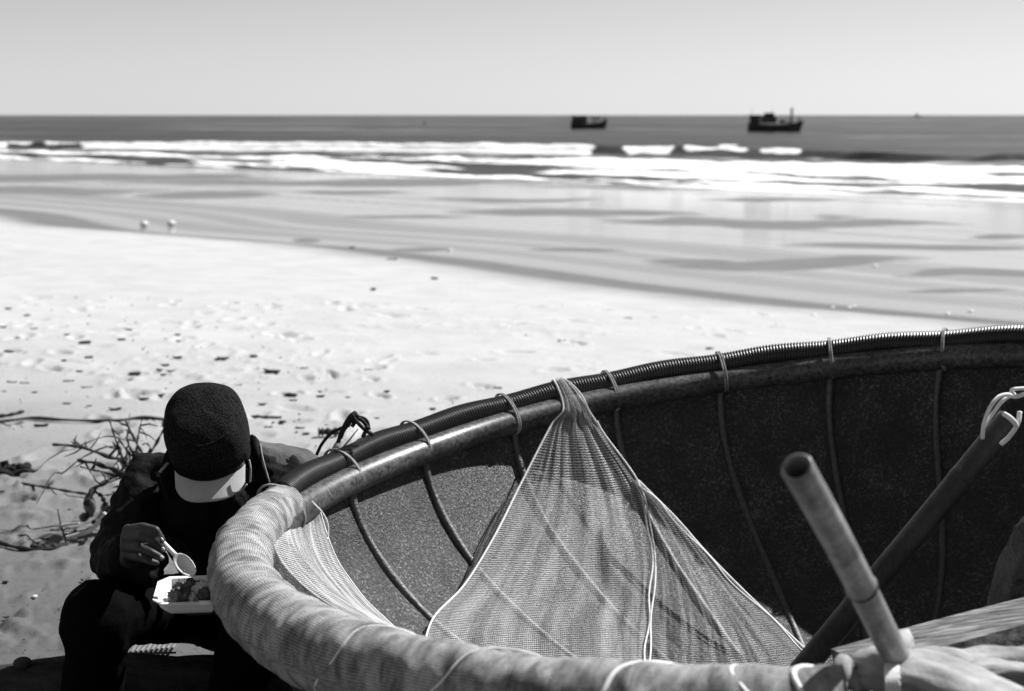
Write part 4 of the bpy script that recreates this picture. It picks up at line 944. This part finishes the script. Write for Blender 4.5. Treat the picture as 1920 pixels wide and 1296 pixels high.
# scraps of wood and weed on the sand
z2 = lambda x, y: (x / 2.743, 540 + y / 2.743)
SC = [(140, 143), (175, 213), (435, 288), (660, 218), (913, 243), (920, 278), (915, 360), (1305, 354), (1150, 366), (1115, 370), (40, 335), (330, 376), (695, 447), (820, 425), (850, 400), (840, 450), (1400, 437), (1895, 427), (1220, 505), (1500, 558), (740, 577), (825, 553), (355, 485), (180, 540), (20, 535), (595, 628), (345, 600), (520, 521), (445, 518), (215, 713), (35, 732), (1345, 672), (1420, 672), (880, 430), (1350, 600), (90, 260), (455, 362), (625, 268), (345, 243), (570, 470), (405, 432), (1565, 417), (1455, 690), (1790, 565), (1650, 560), (45, 110), (15, 205), (1545, 725), (1380, 720), (1575, 752), (60, 490), (130, 495), (460, 610)]
pts_ = [z2(*q) for q in SC] + [(1178, 598), (1053, 640), (1330, 655), (735, 488), (660, 465), (815, 523), (700, 543), (725, 735), (811, 768), (707, 785), (933, 729), (1010, 678), (937, 681), (12, 1158), (35, 1010), (85, 1012), (10, 1092), (600, 735), (550, 752), (640, 770)]
sizes = {10: 2.2, 12: 2.4, 16: 2.0, 2: 1.6, 19: 1.7, 20: 1.7, 29: 1.7, 31: 1.9, 32: 1.5, 17: 1.5}
BIG = {10: 'long dark driftwood scrap at the left edge, highest of the large ones', 12: 'long dark driftwood scrap up and left of the knit cap', 16: 'large dark driftwood scrap up and right of the knit cap', 2: 'large dark scrap on open sand far above the driftwood branch',
       19: 'thick dark scrap right of the cap, above the boat rim', 20: 'wide dark scrap just left of the top of the knit cap', 29: 'dark scrap right below the long thin stick at left', 31: 'dark strip of wood close to the right side of the cap', 32: 'second dark strip of wood right of the knit cap', 17: 'dark scrap on the sand furthest right above the rope tied stake'}
for i, (x, y) in enumerate(pts_):
    g_ = ground_px(x, y); sc = g_.y / FPX * 5.6 * sizes.get(i, 1.0) * random.uniform(.75, 1.2); bm = bmesh.new(); bmesh.ops.create_icosphere(bm, subdivisions=2, radius=1); sd_ = random.random() * 50; el_ = random.uniform(1.0, 1.9); an = random.uniform(-.35, .35)
    for q in bm.verts:
        d = q.co.normalized(); f = 1 + .5 * mnoise.noise(d * 2 + Vector((sd_, 0, 0))); X_ = d.x * el_ * f; Y_ = d.y * .9 * f
        q.co = Vector((X_ * math.cos(an) - Y_ * math.sin(an), X_ * math.sin(an) + Y_ * math.cos(an), d.z * .42 * f + .12 * X_ * X_)) * sc
    o = bmo('driftwood_scrap', bm, CHAR, None); o.location = g_ + Vector((0, 0, sc * .15)); tag(o, BIG.get(i, 'tiny dark chip of driftwood lying on the pale trampled sand'), 'driftwood', 'driftwood scraps on the dry sand')
# weed clump at left edge
g_ = ground_px(22, 886); wd = empty('seaweed_clump', g_, 'dark clump of dried seaweed at the left edge of the sand', 'seaweed'); 
for i in range(26):
    a = g_ + Vector((random.uniform(-.09, .075), random.uniform(-.08, .08), .008)); d = Vector((random.uniform(-.06, .06), random.uniform(-.04, .04), random.uniform(.0, .035))); tube('strand', spline([a - d * .8, a + Vector((0, 0, .012)), a + d], 8), random.uniform(.004, .011), CHAR, wd, 6)
# two pale plastic floats on the berm, small shells
for i, (x, y, lab) in enumerate(((270, 425, 'pale plastic float on the damp berm, left of two'), (321, 424, 'pale plastic float on the damp berm, right of two'))):
    g_ = ground_px(x, y); e_ = empty('plastic_float', g_, lab, 'float', 'plastic floats on the berm'); bm = bmesh.new(); bmesh.ops.create_uvsphere(bm, u_segments=20, v_segments=12, radius=.066)
    for q in bm.verts: q.co = Vector((q.co.x * 1.15, q.co.y, q.co.z * .85)) + g_ + Vector((0, 0, .05))
    bmo('float_body', bm, SHELL, e_); tube('float_neck', [g_ + Vector((.07, 0, .05)), g_ + Vector((.10, 0, .05))], .016, SHELL, e_, 10)
SHP = [(843, 470), (1560, 578), (1592, 578), (1600, 576), (1776, 590), (1820, 585), (1525, 592), (65, 1119), (1640, 500)]
for x, y in SHP:
    g_ = ground_px(x, y); r_ = g_.y / FPX * 4.5; bm = bmesh.new(); bmesh.ops.create_icosphere(bm, subdivisions=2, radius=1)
    for q in bm.verts: q.co = Vector((q.co.x * 1.3, q.co.y, max(q.co.z, -.3) * .6 * (1 + .3 * q.co.x))) * r_
    o = bmo('seashell', bm, SHELL, None); o.location = g_ + Vector((0, 0, r_ * .15)); tag(o, 'small white shell lying on the sand', 'shell', 'white shells on the sand')
# uncounted crumbs
V = []; F = []; rr = random.Random(5)
for i in range(420):
    Y_ = 3.6 + 9 * rr.random() ** 1.3; x_ = (rr.uniform(-60, 1500) if rr.random() < .35 else rr.uniform(-60, 620)); X_ = (x_ - 960) / FPX * Y_; z_ = ground_at(X_, Y_); s_ = rr.uniform(.002, .007); b0 = len(V); an = rr.uniform(0, 6.3); el_ = rr.uniform(1, 2.6)
    c_, q_ = math.cos(an), math.sin(an)
    for dx, dy, dz in ((el_, 0, 0), (-el_, .2, 0), (0, 1, 0), (.2, -1, 0), (.1, .1, .9), (0, 0, -.6)): V.append((X_ + (dx * c_ - dy * q_) * s_, Y_ + (dx * q_ + dy * c_) * s_, z_ + .004 + dz * s_))
    F += [tuple(b0 + j for j in f) for f in ((0, 2, 4), (2, 1, 4), (1, 3, 4), (3, 0, 4), (2, 0, 5), (1, 2, 5), (3, 1, 5), (0, 3, 5))]
tag(pyd('wood_crumbs', V, F, CHAR, None, False), 'fine dark crumbs of wood strewn over the dry sand', 'debris', kind='stuff')
